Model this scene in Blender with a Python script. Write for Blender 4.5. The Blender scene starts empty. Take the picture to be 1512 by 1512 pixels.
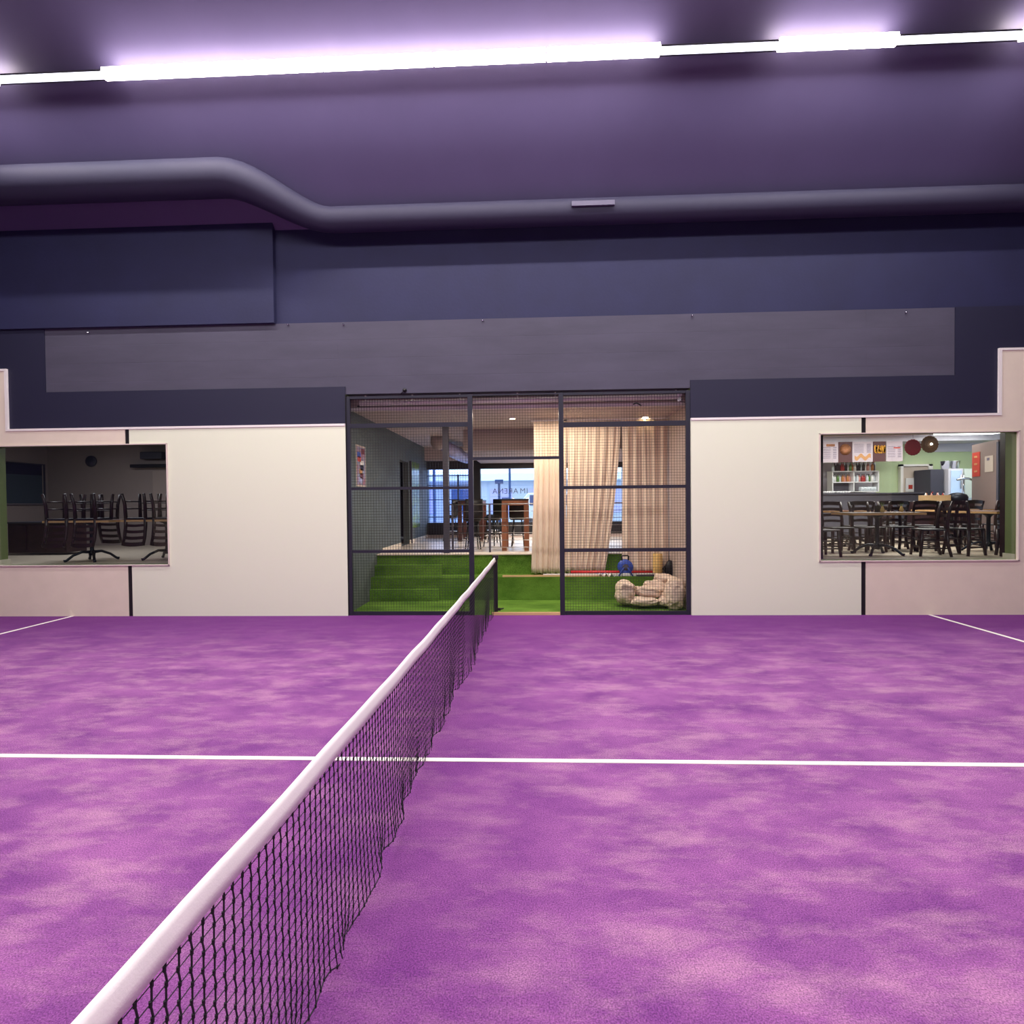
import bpy, bmesh, math, random
from mathutils import Vector, Matrix, noise
C = bpy.context.scene.collection
PI = math.pi
random.seed(4)
# ------------------------------------------------------------------ camera
CX, CY, CZ, YAW, PITCH, ROLL, F = .7798, -8.8207, 1.8245, .04102465, -.0171843, -.01012067, 806.09
_f = Vector((-math.sin(YAW)*math.cos(PITCH), math.cos(YAW)*math.cos(PITCH), math.sin(PITCH)))
_r = Vector((math.cos(YAW), math.sin(YAW), 0)); _u = _r.cross(_f)
CR = _r*math.cos(ROLL)+_u*math.sin(ROLL); CU = -_r*math.sin(ROLL)+_u*math.cos(ROLL)
cam = bpy.data.objects.new('camera', bpy.data.cameras.new('camera')); C.objects.link(cam)
cam.matrix_world = Matrix(((CR.x, CU.x, -_f.x, CX), (CR.y, CU.y, -_f.y, CY), (CR.z, CU.z, -_f.z, CZ), (0, 0, 0, 1)))
cam.data.sensor_fit = 'HORIZONTAL'; cam.data.sensor_width = 36; cam.data.lens = 36*F/1512
cam.data.clip_start = .05; cam.data.clip_end = 300
bpy.context.scene.camera = cam
def ray(px, py): return _f+CR*((px-756)/F)-CU*((py-756)/F)
def P(px, py, Y):                       # the point of the plane y = Y seen at that spot of the photograph
    d = ray(px, py); t = (Y-CY)/d.y; return Vector((CX, CY, CZ))+d*t
def PZ(px, py, z):
    d = ray(px, py); t = (z-CZ)/d.z; return Vector((CX, CY, CZ))+d*t
def PX(px, py, X):
    d = ray(px, py); t = (X-CX)/d.x; return Vector((CX, CY, CZ))+d*t
# ------------------------------------------------------------------ materials
def lin(c): return tuple(((v/255/12.92) if v/255 <= .04045 else ((v/255+.055)/1.055)**2.4) for v in c)+(1,)
M = {}
def mat(name, col, rough=.6, metal=0, var=0, scale=5, bump=0, bscale=60, emit=0, spec=.5, stretch=(1, 1, 1), col2=None, sheen=0):
    m = bpy.data.materials.new(name); m.use_nodes = True; nt = m.node_tree; b = nt.nodes['Principled BSDF']
    b.inputs['Roughness'].default_value = rough; b.inputs['Metallic'].default_value = metal
    b.inputs['Specular IOR Level'].default_value = spec
    c = lin(col); b.inputs['Base Color'].default_value = c
    if sheen: b.inputs['Sheen Weight'].default_value = sheen
    tc = nt.nodes.new('ShaderNodeTexCoord'); mp = nt.nodes.new('ShaderNodeMapping'); mp.inputs['Scale'].default_value = stretch
    nt.links.new(tc.outputs['Object'], mp.inputs['Vector'])
    if var or col2:
        n = nt.nodes.new('ShaderNodeTexNoise'); n.inputs['Scale'].default_value = scale; n.inputs['Detail'].default_value = 6; n.inputs['Roughness'].default_value = .6
        nt.links.new(mp.outputs['Vector'], n.inputs['Vector'])
        r = nt.nodes.new('ShaderNodeValToRGB'); r.color_ramp.elements[0].position = .3; r.color_ramp.elements[1].position = .7
        if col2: a, d = c, lin(col2)
        else: a = tuple(v*(1-var) for v in c[:3])+(1,); d = tuple(min(1, v*(1+var)) for v in c[:3])+(1,)
        r.color_ramp.elements[0].color = a; r.color_ramp.elements[1].color = d
        nt.links.new(n.outputs['Fac'], r.inputs['Fac']); nt.links.new(r.outputs['Color'], b.inputs['Base Color'])
    if bump:
        n2 = nt.nodes.new('ShaderNodeTexNoise'); n2.inputs['Scale'].default_value = bscale; n2.inputs['Detail'].default_value = 4
        nt.links.new(mp.outputs['Vector'], n2.inputs['Vector'])
        bp = nt.nodes.new('ShaderNodeBump'); bp.inputs['Strength'].default_value = bump; bp.inputs['Distance'].default_value = .01
        nt.links.new(n2.outputs['Fac'], bp.inputs['Height']); nt.links.new(bp.outputs['Normal'], b.inputs['Normal'])
    if emit: b.inputs['Emission Color'].default_value = c; b.inputs['Emission Strength'].default_value = emit
    M[name] = m; return m
def glass(name, tint=(235, 240, 240), refl=.12):
    m = bpy.data.materials.new(name); m.use_nodes = True; nt = m.node_tree; nt.nodes.clear()
    o = nt.nodes.new('ShaderNodeOutputMaterial'); t = nt.nodes.new('ShaderNodeBsdfTransparent'); g = nt.nodes.new('ShaderNodeBsdfGlossy')
    t.inputs['Color'].default_value = lin(tint); g.inputs['Roughness'].default_value = .02
    fr = nt.nodes.new('ShaderNodeFresnel'); ge = nt.nodes.new('ShaderNodeNewGeometry'); io = nt.nodes.new('ShaderNodeMapRange'); io.inputs['To Min'].default_value = 1.6; io.inputs['To Max'].default_value = 1/1.6; nt.links.new(ge.outputs['Backfacing'], io.inputs['Value']); nt.links.new(io.outputs[0], fr.inputs['IOR']);
    mx = nt.nodes.new('ShaderNodeMixShader'); nt.links.new(fr.outputs[0], mx.inputs[0]); nt.links.new(t.outputs[0], mx.inputs[1]); nt.links.new(g.outputs[0], mx.inputs[2])
    nt.links.new(mx.outputs[0], o.inputs[0]); M[name] = m; return m
mat('navy', (32, 34, 72), .75, var=.12, scale=1.2, bump=.15, bscale=25)
mat('navyceil', (80, 73, 108), .5, var=.06, scale=.8)
mat('navyboard', (28, 28, 56), .7)
mat('ductcloth', (44, 42, 68), .7)
mat('white', (240, 246, 222), .45)
mat('beige', (238, 226, 208), .5, var=.03, scale=3)
mat('whitetrim', (245, 240, 238), .4)
mat('black', (22, 21, 26), .5)
mat('cage', (40, 40, 56), .45, metal=.2)
mat('wire', (30, 30, 42), .5)
mat('green_paint', (120, 132, 80), .6)
mat('led', (255, 240, 232), emit=34)
mat('led_low', (246, 246, 255), emit=30)
mat('housing', (90, 90, 96), .4, metal=.5)
mat('tape', (238, 232, 236), .7, var=.02, bump=.1, bscale=200)
mat('netcord', (14, 10, 24), .7)
mat('lineturf', (250, 244, 238), .8, bump=.3, bscale=150)
mat('greywall', (90, 100, 100), .7, var=.15, scale=2.2)
mat('steel', (190, 190, 192), .3, metal=1)
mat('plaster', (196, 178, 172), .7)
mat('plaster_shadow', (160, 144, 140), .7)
mat('pipe', (244, 238, 230), .4)
mat('tile', (226, 212, 196), .3, var=.03, scale=4)
mat('cafefloor', (205, 188, 168), .35, var=.05, scale=3)
mat('paleedge', (236, 222, 204), .5)
mat('curtain', (230, 210, 190), .85, var=.05, scale=6, stretch=(4, 4, .3), bump=.3, bscale=90)
mat('wood', (140, 88, 60), .45, var=.25, scale=7, stretch=(1, 1, .2))
mat('wooddark', (92, 52, 44), .45, var=.25, scale=7, stretch=(1, 1, .2))
mat('palewood', (214, 176, 130), .55, var=.12, scale=6, stretch=(.3, 1, 1))
mat('tableedge', (214, 168, 116), .4, var=.08, scale=5)
mat('chairwood', (56, 34, 36), .38, var=.25, scale=9)
mat('chairseat', (48, 42, 48), .5)
mat('iron', (44, 46, 54), .4, metal=.6)
mat('darkgrey', (66, 64, 76), .55)
mat('chrome', (220, 222, 228), .12, metal=1)
mat('sack', (226, 204, 184), .75, var=.1, scale=9, bump=.5, bscale=30)
mat('blue', (52, 82, 180), .4)
mat('red', (196, 40, 44), .45)
mat('foam', (228, 190, 120), .7)
mat('whiteplastic', (238, 236, 238), .4)
mat('cafewall', (200, 216, 172), .7)
mat('lilac', (214, 210, 222), .6)
mat('menu', (206, 190, 200), .6)
mat('menudark', (92, 56, 58), .6)
mat('ink', (120, 108, 130), .6)
mat('burger', (168, 110, 76), .6, var=.35, scale=18)
mat('fries', (244, 170, 52), .6, var=.2, scale=20)
mat('salmon', (206, 150, 100), .6)
mat('poster_red', (196, 66, 52), .6)
mat('paper', (200, 184, 172), .7)
mat('taupe', (138, 118, 114), .6)
mat('wicker_red', (112, 26, 38), .6, var=.2, scale=20)
mat('wicker_brown', (88, 58, 30), .6, var=.25, scale=20)
mat('leafgreen', (120, 150, 60), .6)
mat('lamp_warm', (255, 226, 170), emit=26)
mat('lamp_cool', (255, 250, 244), emit=9)
mat('lavender', (176, 172, 214), .35)
mat('outgrey', (176, 184, 196), .7)
mat('outwhite', (232, 236, 240), .7)
mat('outdark', (58, 80, 124), .5)
mat('letter', (60, 64, 80), .5)
glass('glass'); glass('glass_tint', (222, 230, 246))
# poster: loose patches of colour
mat('poster', (120, 160, 190), .5, scale=6, col2=(170, 70, 80))
def turf(name, d, l, patch=None, nscale=1.0, st=(1, 1, 1), fib=220, view_dark=False):
    m = bpy.data.materials.new(name); m.use_nodes = True; nt = m.node_tree; b = nt.nodes['Principled BSDF']; L = nt.links
    b.inputs['Roughness'].default_value = .9; b.inputs['Specular IOR Level'].default_value = .15
    tc = nt.nodes.new('ShaderNodeTexCoord'); mp = nt.nodes.new('ShaderNodeMapping'); mp.inputs['Scale'].default_value = st; L.new(tc.outputs['Object'], mp.inputs['Vector'])
    def N(sc, det, rg, v): 
        n = nt.nodes.new('ShaderNodeTexNoise'); n.inputs['Scale'].default_value = sc; n.inputs['Detail'].default_value = det; n.inputs['Roughness'].default_value = rg; L.new(v, n.inputs['Vector']); return n.outputs['Fac']
    def ramp(x, a, bb, ca, cb):
        r = nt.nodes.new('ShaderNodeValToRGB'); r.color_ramp.elements[0].position = a; r.color_ramp.elements[1].position = bb; r.color_ramp.elements[0].color = ca; r.color_ramp.elements[1].color = cb; L.new(x, r.inputs['Fac']); return r.outputs['Color']
    def mix(f, a, bb, bt='MIX'):
        x = nt.nodes.new('ShaderNodeMix'); x.data_type = 'RGBA'; x.blend_type = bt
        if hasattr(f, 'links'): L.new(f, x.inputs[0])
        else: x.inputs[0].default_value = f
        L.new(a, x.inputs[6]); L.new(bb, x.inputs[7]); return x.outputs[2]
    base = ramp(N(nscale, 7, .62, mp.outputs['Vector']), .34, .66, lin(d), lin(l))
    out = base
    tone_fac = None
    if view_dark:        # grazing-view darkening painted in along the wall; less infill there and by the net
        sx = nt.nodes.new('ShaderNodeSeparateXYZ'); L.new(tc.outputs['Object'], sx.inputs[0])
        def mr(x, a, bb, c, dd):
            q = nt.nodes.new('ShaderNodeMapRange'); q.interpolation_type = 'SMOOTHSTEP'
            for nm, v in (('From Min', a), ('From Max', bb), ('To Min', c), ('To Max', dd)): q.inputs[nm].default_value = v
            L.new(x, q.inputs['Value']); return q.outputs[0]
        ab = nt.nodes.new('ShaderNodeMath'); ab.operation = 'ABSOLUTE'; L.new(sx.outputs['X'], ab.inputs[0])
        mu = nt.nodes.new('ShaderNodeMath'); mu.operation = 'MULTIPLY'; L.new(mr(sx.outputs['Y'], -3.2, -.4, 1, .1), mu.inputs[0]); L.new(mr(ab.outputs[0], .1, 1.5, .45, 1), mu.inputs[1]); tone_fac = mu.outputs[0]
        dk = nt.nodes.new('ShaderNodeRGB'); dk.outputs[0].default_value = lin((112, 52, 126)); base = out = mix(tone_fac, dk.outputs[0], base)
    if patch:
        mp2 = nt.nodes.new('ShaderNodeMapping'); mp2.inputs['Scale'].default_value = (st[0]*.8, st[1]*1.5, 1); mp2.inputs['Location'].default_value = (3.1, 7.7, 0); L.new(tc.outputs['Object'], mp2.inputs['Vector'])
        f = ramp(N(nscale*1.25, 8, .68, mp2.outputs['Vector']), .47, .74, (0, 0, 0, 1), (.58, .58, .58, 1))
        if tone_fac:
            m2 = nt.nodes.new('ShaderNodeMath'); m2.operation = 'MULTIPLY'; L.new(f, m2.inputs[0]); L.new(tone_fac, m2.inputs[1]); f = m2.outputs[0]
        pc = nt.nodes.new('ShaderNodeRGB'); pc.outputs[0].default_value = lin(patch)
        out = mix(f, base, pc.outputs[0])
    g = ramp(N(fib, 3, .7, tc.outputs['Object']), .36, .66, (.5, .46, .52, 1), (1.5, 1.54, 1.48, 1))
    out = mix(.9, out, g, 'MULTIPLY'); L.new(out, b.inputs['Base Color'])
    bp = nt.nodes.new('ShaderNodeBump'); bp.inputs['Strength'].default_value = .35; bp.inputs['Distance'].default_value = .01
    L.new(N(fib*.8, 3, .6, tc.outputs['Object']), bp.inputs['Height']); L.new(bp.outputs['Normal'], b.inputs['Normal'])
    M[name] = m
turf('purple', (124, 66, 136), (160, 98, 160), (206, 160, 182), 2.3, (.8, 1.05, 1), 150, True)
turf('grass', (68, 104, 32), (108, 146, 56), None, 2.0, (.6, 1, 1), 110)
# concrete with board marks
def concrete():
    m = mat('concrete', (74, 72, 90), .8, var=.14, scale=1.6, stretch=(.5, 1, 2)); nt = m.node_tree; L = nt.links; b = nt.nodes['Principled BSDF']
    w = nt.nodes.new('ShaderNodeTexBrick'); w.inputs['Scale'].default_value = 1; w.inputs['Brick Width'].default_value = 2.4; w.inputs['Row Height'].default_value = .3; w.inputs['Mortar Size'].default_value = .006
    mp = nt.nodes.new('ShaderNodeMapping'); mp.inputs['Rotation'].default_value = (PI/2, 0, 0); tc = nt.nodes.new('ShaderNodeTexCoord'); L.new(tc.outputs['Object'], mp.inputs['Vector']); L.new(mp.outputs['Vector'], w.inputs['Vector'])
    bp = nt.nodes.new('ShaderNodeBump'); bp.inputs['Strength'].default_value = .5; bp.inputs['Distance'].default_value = .006; bp.invert = True
    L.new(w.outputs['Fac'], bp.inputs['Height']); L.new(bp.outputs['Normal'], b.inputs['Normal'])
concrete()
# ------------------------------------------------------------------ mesh building
class MB:
    def __init__(s): s.v = []; s.f = []; s.sm = []
    def add(s, vs, fs, smooth=False):
        o = len(s.v); s.v += [tuple(v) for v in vs]; s.f += [tuple(i+o for i in f) for f in fs]; s.sm += [smooth]*len(fs); return s
    def box(s, x0, x1, y0, y1, z0, z1, bev=0):
        if x0 > x1: x0, x1 = x1, x0
        if y0 > y1: y0, y1 = y1, y0
        if z0 > z1: z0, z1 = z1, z0
        return s.add([(x0, y0, z0), (x1, y0, z0), (x1, y1, z0), (x0, y1, z0), (x0, y0, z1), (x1, y0, z1), (x1, y1, z1), (x0, y1, z1)],
                     [(0, 3, 2, 1), (4, 5, 6, 7), (0, 1, 5, 4), (1, 2, 6, 5), (2, 3, 7, 6), (3, 0, 4, 7)])
    def rod(s, a, b, r, n=4, r2=None):
        a, b = Vector(a), Vector(b); d = (b-a)
        if d.length < 1e-7: return s
        d.normalize(); up = Vector((0, 0, 1)) if abs(d.z) < .9 else Vector((0, 1, 0))
        e = d.cross(up).normalized(); g = e.cross(d); r2 = r if r2 is None else r2
        vs = []
        for p, q in ((a, r), (b, r2)):
            for i in range(n): t = 2*PI*(i+.5)/n; vs.append(p+e*math.cos(t)*q+g*math.sin(t)*q)
        fs = [(i, (i+1) % n, n+(i+1) % n, n+i) for i in range(n)]+[tuple(range(n-1, -1, -1)), tuple(range(n, 2*n))]
        return s.add(vs, fs, n > 5)
    def tube(s, pts, r, n=10, cap=True):
        pts = [Vector(p) for p in pts]; k = len(pts); rs = r if isinstance(r, (list, tuple)) else [r]*k; vs = []; up = None
        for i, p in enumerate(pts):
            d = (pts[min(i+1, k-1)]-pts[max(i-1, 0)]).normalized()
            if up is None: up = Vector((0, 0, 1)) if abs(d.z) < .9 else Vector((0, 1, 0))
            e = d.cross(up).normalized(); g = e.cross(d); up = g
            for j in range(n): t = 2*PI*j/n; vs.append(p+e*math.cos(t)*rs[i]+g*math.sin(t)*rs[i])
        fs = [(i*n+j, i*n+(j+1) % n, (i+1)*n+(j+1) % n, (i+1)*n+j) for i in range(k-1) for j in range(n)]
        if cap: fs += [tuple(range(n-1, -1, -1)), tuple(range((k-1)*n, k*n))]
        return s.add(vs, fs, True)
    def lathe(s, prof, c=(0, 0, 0), n=14, axis='z'):
        vs = []; k = len(prof)
        for r, z in prof:
            for j in range(n):
                t = 2*PI*j/n; q = (r*math.cos(t), r*math.sin(t), z)
                if axis == 'y': q = (q[0], q[2], q[1])
                vs.append((q[0]+c[0], q[1]+c[1], q[2]+c[2]))
        fs = [(i*n+j, i*n+(j+1) % n, (i+1)*n+(j+1) % n, (i+1)*n+j) for i in range(k-1) for j in range(n)]
        fs += [tuple(range(n-1, -1, -1)), tuple(range((k-1)*n, k*n))]
        return s.add(vs, fs, True)
    def grid(s, fn, nu, nv):
        vs = [fn(i/nu, j/nv) for j in range(nv+1) for i in range(nu+1)]
        fs = [(j*(nu+1)+i, j*(nu+1)+i+1, (j+1)*(nu+1)+i+1, (j+1)*(nu+1)+i) for j in range(nv) for i in range(nu)]
        return s.add(vs, fs, True)
    def build(s, name, m, parent=None, kind=None, local=False, origin=None, bevel=0):
        me = bpy.data.meshes.new(name); off = Vector((0, 0, 0))
        if parent is not None and not local:
            off = parent.location.copy(); q = parent.parent
            while q: off += q.location; q = q.parent
        if origin is not None: off = Vector(origin)
        me.from_pydata([Vector(v)-off for v in s.v], [], s.f); me.materials.append(M[m] if isinstance(m, str) else m)
        me.polygons.foreach_set('use_smooth', s.sm); me.update()
        bm = bmesh.new(); bm.from_mesh(me); bmesh.ops.recalc_face_normals(bm, faces=bm.faces); bm.to_mesh(me); bm.free()
        o = bpy.data.objects.new(name, me); C.objects.link(o)
        if parent is not None: o.parent = parent
        if origin is not None: o.location = off
        if kind: o['kind'] = kind
        if bevel:
            b = o.modifiers.new('b', 'BEVEL'); b.width = bevel; b.segments = 2; b.limit_method = 'ANGLE'
        return o
def B(*a): return MB().box(*a)
def struct(name, mb, m, parent=None): return mb.build(name, m, parent, kind=None if parent else 'structure')
def thing(name, label, cat, loc=(0, 0, 0), group=None, rz=0):
    o = bpy.data.objects.new(name, None); C.objects.link(o); o.location = loc; o.rotation_euler = (0, 0, rz); o.empty_display_size = .1
    return tag(o, label, cat, group)
def tag(o, label, cat, group=None):
    o['label'] = label; o['category'] = cat
    if group: o['group'] = group
    return o
def solo(name, mb, m, label, cat, group=None, bevel=0):     # one thing that is one mesh, origin at its own base
    xs = [v[0] for v in mb.v]; ys = [v[1] for v in mb.v]; zs = [v[2] for v in mb.v]
    return tag(mb.build(name, m, origin=((min(xs)+max(xs))/2, (min(ys)+max(ys))/2, min(zs)), bevel=bevel), label, cat, group)
def dup(root, loc, rot=(0, 0, 0), label=None, group=None):
    def cp(o, par):
        c = o.copy(); C.objects.link(c); c.parent = par
        for ch in list(o.children): cp(ch, c)
        return c
    r = cp(root, None); r.location = loc; r.rotation_euler = rot
    if label: r['label'] = label
    if group: r['group'] = group
    return r
def place(root, used, loc, rot, label, group):
    if not used.get(root.name):
        used[root.name] = 1; root.location = loc; root.rotation_euler = rot; root['label'] = label
        if group: root['group'] = group
        return root
    return dup(root, loc, rot, label, group)
USED = {}
# ------------------------------------------------------------------ the hall
struct('floor', B(-13, 13, -10.6, .0, -.1, 0), 'purple')
struct('ceiling', MB().add([(-13, .03, 6.32), (13, .03, 6.32), (13, -2.4, 8.75), (-13, -2.4, 8.75), (-13, .2, 6.4), (13, .2, 6.4), (13, -2.4, 8.95), (-13, -2.4, 8.95)], [(0, 1, 2, 3), (7, 6, 5, 4), (0, 4, 5, 1), (3, 2, 6, 7), (0, 3, 7, 4), (1, 5, 6, 2)]), 'navyceil')
struct('ceiling_flat', B(-13, 13, -10.6, -2.4, 8.75, 8.95), 'navyceil')
struct('wall_near', B(-13, 13, -10.6, -10.4, 3.1, 8.75), 'navy')
struct('wall_near_panel', B(-13, 13, -10.6, -10.38, 0, 3.1), 'beige')
struct('wall_left', B(-13.2, -13, -10.6, .3, 0, 8.95), 'navy')
struct('wall_right', B(13, 13.2, -10.6, .3, 0, 8.95), 'navy')
struct('wall_far_upper', B(-13, 13, .03, .2, 4.79, 6.4), 'navy')
struct('wall_far_upper_left', B(-13, -3.42, -.06, .03, 4.79, 6.4), 'navy')
struct('wall_far_beam', B(-13, 13, 0, .2, 3.62, 4.79), 'concrete')
WX0, WX1, WZ0, WZ1 = 5.26, 8.28, .85, 2.855
def holed(x0, x1, z0, z1, y0, y1, hx0, hx1):
    m = MB(); a, b = max(x0, hx0), min(x1, hx1)
    m.box(x0, x1, y0, y1, z0, WZ0); m.box(x0, x1, y0, y1, WZ1, z1)
    if a > x0: m.box(x0, a, y0, y1, WZ0, WZ1)
    if b < x1: m.box(b, x1, y0, y1, WZ0, WZ1)
    return m
for sd, s in (('left', -1), ('right', 1)):
    hx0, hx1 = (-WX1, -WX0) if s < 0 else (WX0, WX1)
    inner = -2.28 if s < 0 else 3.27
    def rng(a, b): return (min(a, b), max(a, b))
    a, b = rng(s*13, inner); struct('wall_far_'+sd+'_core', holed(a, b, 0, 3.62, .0, .2, hx0, hx1), 'green_paint')
    a, b = rng(s*5.905, inner); struct('wall_far_'+sd+'_white', holed(a, b, 0, 3.10, -.04, -.001, hx0, hx1), 'white')
    m = holed(*rng(s*8.0, s*5.975), 0, 3.10, -.04, -.001, hx0, hx1)
    a, b = rng(s*13, s*8.0); q = holed(a, b, 0, 4.10, -.04, -.001, hx0, hx1); m.add(q.v, q.f)
    struct('wall_far_'+sd+'_beige', m, 'beige')
    struct('trim_%d' % (1 if s < 0 else 2), holed(*rng(s*5.975, s*5.905), 0, 3.10, -.03, -.001, hx0, hx1), 'black')
    # pale edging along the stepped top
    m = MB().box(*rng(s*7.975, inner), -.055, 0, 3.10, 3.135).box(*rng(s*7.975, s*8.015), -.055, 0, 3.10, 4.135).box(*rng(s*8.015, s*13), -.055, 0, 4.10, 4.135)
    struct('trim_%d' % (3 if s < 0 else 4), m, 'whitetrim')
    m = MB().box(*rng(s*7.975, inner), -.02, -.001, 3.136, 3.74).box(*rng(s*7.975, s*7.34), -.02, -.001, 3.74, 4.79).box(*rng(s*13, s*7.975), -.02, -.001, 4.14, 4.79)
    struct('wall_far_'+sd+'_board', m, 'navyboard')
    # the window
    w = bpy.data.objects.new('window_%d' % (1 if s < 0 else 2), None); C.objects.link(w); w.location = ((hx0+hx1)/2, 0, WZ0); w['kind'] = 'structure'
    fr = MB(); t = .008
    fr.box(hx0-.01, hx1+.01, -.06, -.02, WZ0-t, WZ0+.01).box(hx0-.01, hx1+.01, -.06, -.02, WZ1-.01, WZ1+t*.7).box(hx0-t, hx0+.012, -.06, -.02, WZ0-t, WZ1+t*.7).box(hx1-.012, hx1+t, -.06, -.02, WZ0-t, WZ1+t*.7)
    fr.build('window_frame', mat('frame_'+sd, (226, 212, 204), .5), w)
    B(hx0+.01, hx1-.01, .0, .008, WZ0+.01, WZ1-.01).build('pane', 'glass', w)
    x = hx1 if s > 0 else hx0
    struct('baseboard_'+sd, MB().box(*rng(x, x-s*.02), .012, .22, WZ0, WZ0+.09), 'paleedge')
# ceiling duct, sagging towards the wall half way
pts = []; rs = []
for x in [-13, -9, -6, -4.1]: pts.append((x, -.72, 6.74)); rs.append(.27)
for i in range(13):
    t = i/12; e = t*t*(3-2*t); pts.append((-3.85+1.5*t, -.72+.45*e, 6.74-.44*e)); rs.append(.27-.08*e)
for x in [-1.4, 1, 4, 8, 13]: pts.append((x, -.27, 6.3)); rs.append(.19)
o = thing('ventilation_duct', 'long dark round fabric duct bending under the ceiling along the far wall', 'duct', (0, -.5, 6.1))
MB().tube(pts, rs, 20).build('duct_body', 'ductcloth', o)
for x, y, z, r in [(-11, -.72, 6.74, .27), (-8, -.72, 6.74, .27), (-5, -.72, 6.74, .27), (-1, -.27, 6.3, .19), (2, -.27, 6.3, .19), (5, -.27, 6.3, .19), (8, -.27, 6.3, .19)]: MB().rod((x, y+r*.7, z+r*.7), (x, y+r*.7+.04, z+r*.7+.06), .006).build('hanger', 'ductcloth', o)
a = P(843, 312, -.3); b = P(905, 308, -.3)
solo('air_outlet', B(a.x, b.x, -.5, -.46, 6.28, 6.35), mat('outletgrey', (92, 88, 112), .6), 'small pale air outlet strip on the dark ceiling duct', 'vent')
# LED strips
LZ = 7.64
def led(x0, x1, y, bright, label, grp):
    o = thing('strip_light', label, 'light', ((x0+x1)/2, y, LZ-.04), grp)
    z = LZ
    if bright:
        B(x0+.012, x1-.012, y-.05, y+.05, z-.06, z+.05).build('diffuser', 'led', o)
        B(x0, x1, y+.05, y+.07, z-.04, z+.04).build('housing', 'housing', o)
    else:
        B(x0+.012, x1-.012, y-.028, y+.028, z-.03, z-.0).build('diffuser', 'led_low', o)
        MB().box(x0, x1, y-.045, y+.055, z, z+.025).box(x0, x1, y+.03, y+.055, z-.05, z+.025).build('housing', 'housing', o)
    top = min(8.75, 6.35-y); g = (top-z)/2 if top < 8.7 else 0
    MB().rod(((x0+x1)/2, y, z+.01), ((x0+x1)/2, y+g, z+(g or top-z)), .009, 6).build('bracket', 'housing', o)
xs = [-7.6, -6.4, -5.2, -4.0, -2.8, -1.6, -.4, .8, 2.0, 3.2, 4.4, 5.6, 6.8]
names = ['bright ceiling strip light, first in the frame from the left edge', 'dimmer ceiling strip light near the left edge, small diodes showing', 'bright ceiling strip light just right of the left dim one',
         'bright ceiling strip light above the bend of the dark duct', 'bright ceiling strip light above the left mesh panel', 'bright ceiling strip light above the net end', 'bright ceiling strip light above the curtains, last before a dimmer gap',
         'dimmer ceiling strip light right of the centre, between two bright runs', 'bright pinkish ceiling strip light alone between two dimmer ones', 'dimmer ceiling strip light close to the right edge', 'ceiling strip light cut by the right edge of the frame']
edges = [P(px, py, -2.95).x for px, py in [(-135, 126), (20, 118), (168, 110), (322, 101), (480, 94), (637, 87), (800, 80), (963, 72), (1130, 67), (1300, 61), (1475, 51), (1640, 44)]]
k_ = (LZ-CZ)/(6.5-CZ); edges = [CX+(e-CX)*k_ for e in [-6.22, -5.02, -3.83, -2.63, -1.43, -.24, .95, 2.13, 3.32, 4.52, 5.72, 6.92]]; YL = PZ(700, 85, LZ).y
br = [1, 0, 1, 1, 1, 1, 1, 0, 1, 0, 1]
for i in range(11): led(edges[i], edges[i+1], YL, br[i], names[i], 'strip lights in the ceiling row')
for i in range(8):
    x = -7.2+i*1.8
    o = led(x, x+1.5, -4.9, 1, 'ceiling strip light of the second row behind the camera', 'strip lights of the second row')
for i in range(8):  # unseen third row, added to light the pipe and the far wall
    o = thing('strip_light', 'added ceiling strip light of an unseen third row near the rear wall', 'light', (-6.5+i*1.8, -8.6, 8.25), 'added strip lights of the third row')
    x = -7.2+i*1.8; B(x+.01, x+1.49, -8.65, -8.55, 8.2, 8.26).build('diffuser', 'led', o); B(x, x+1.5, -8.66, -8.54, 8.26, 8.3).build('housing', 'housing', o); MB().rod((x+.75, -8.6, 8.3), (x+.75, -8.6, 8.751), .009, 6).build('bracket', 'housing', o)
# court lines
def line(x0, x1, y0, y1, lab): solo('court_line', B(x0, x1, y0, y1, 0, .004), 'lineturf', lab, 'line')
q = PZ(640, 1122, 0)
line(-9.5, 9.5, q.y-.025, q.y+.025, 'white centre line running across the court under the net')
line(-6.975, -6.925, -13, 0, 'white service line on the left, ending at the far wall')
line(6.925, 6.975, -13, 0, 'white service line on the right, ending at the far wall')
# ------------------------------------------------------------------ net
def nx(y): return .116+.0214*(y-.1)
net = thing('court_net', 'black court net with a white top band, hung across the purple court', 'net', (.12, .12, 0))
def nh(y): t = (y-.1)/-10; return .92-.04*4*t*(1-t)
mb = MB(); N = 235; K = 20; y0, y1 = .1, -10.2
def drift(y, k):    # lower rows billow and sag a little
    t = k/K
    return (.02*math.sin(y*1.7)+.012*math.sin(y*4.1+1))*t**2+(.012*math.sin(y*13.7)+.01*math.sin(y*27))*t**9
def low(y): return .03+.022*math.sin(y*3.1+.5)+.016*math.sin(y*7.9)+.01*math.sin(y*17.3)
def npt(i, k, side=0):
    y = y0+(y1-y0)*i/N; zt = nh(y)-.055; t = k/K
    z = zt+(low(y)-zt)*t+(.01*math.sin(i*.9+k*2.1) if k == K else 0)
    off = .0025 if (i+k) % 2 else -.0025
    return Vector((nx(y)+drift(y, k), y+off+side, z))
for i in range(N+1):
    for k in range(K+1):
        p = npt(i, k); near = 1
        if k < K: mb.rod(p, npt(i, k+1)+Vector((0, .004, 0)), .0024, 4)
        if i < N and k > 0: mb.rod(p, npt(i+1, k), .0015 if k < K else .0026, 3 if k < K else 4)
        if k and -9 < p.y < -3.2: mb.rod(p+Vector((0, 0, .006)), p-Vector((0, 0, .006)), .0042, 5)
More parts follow.
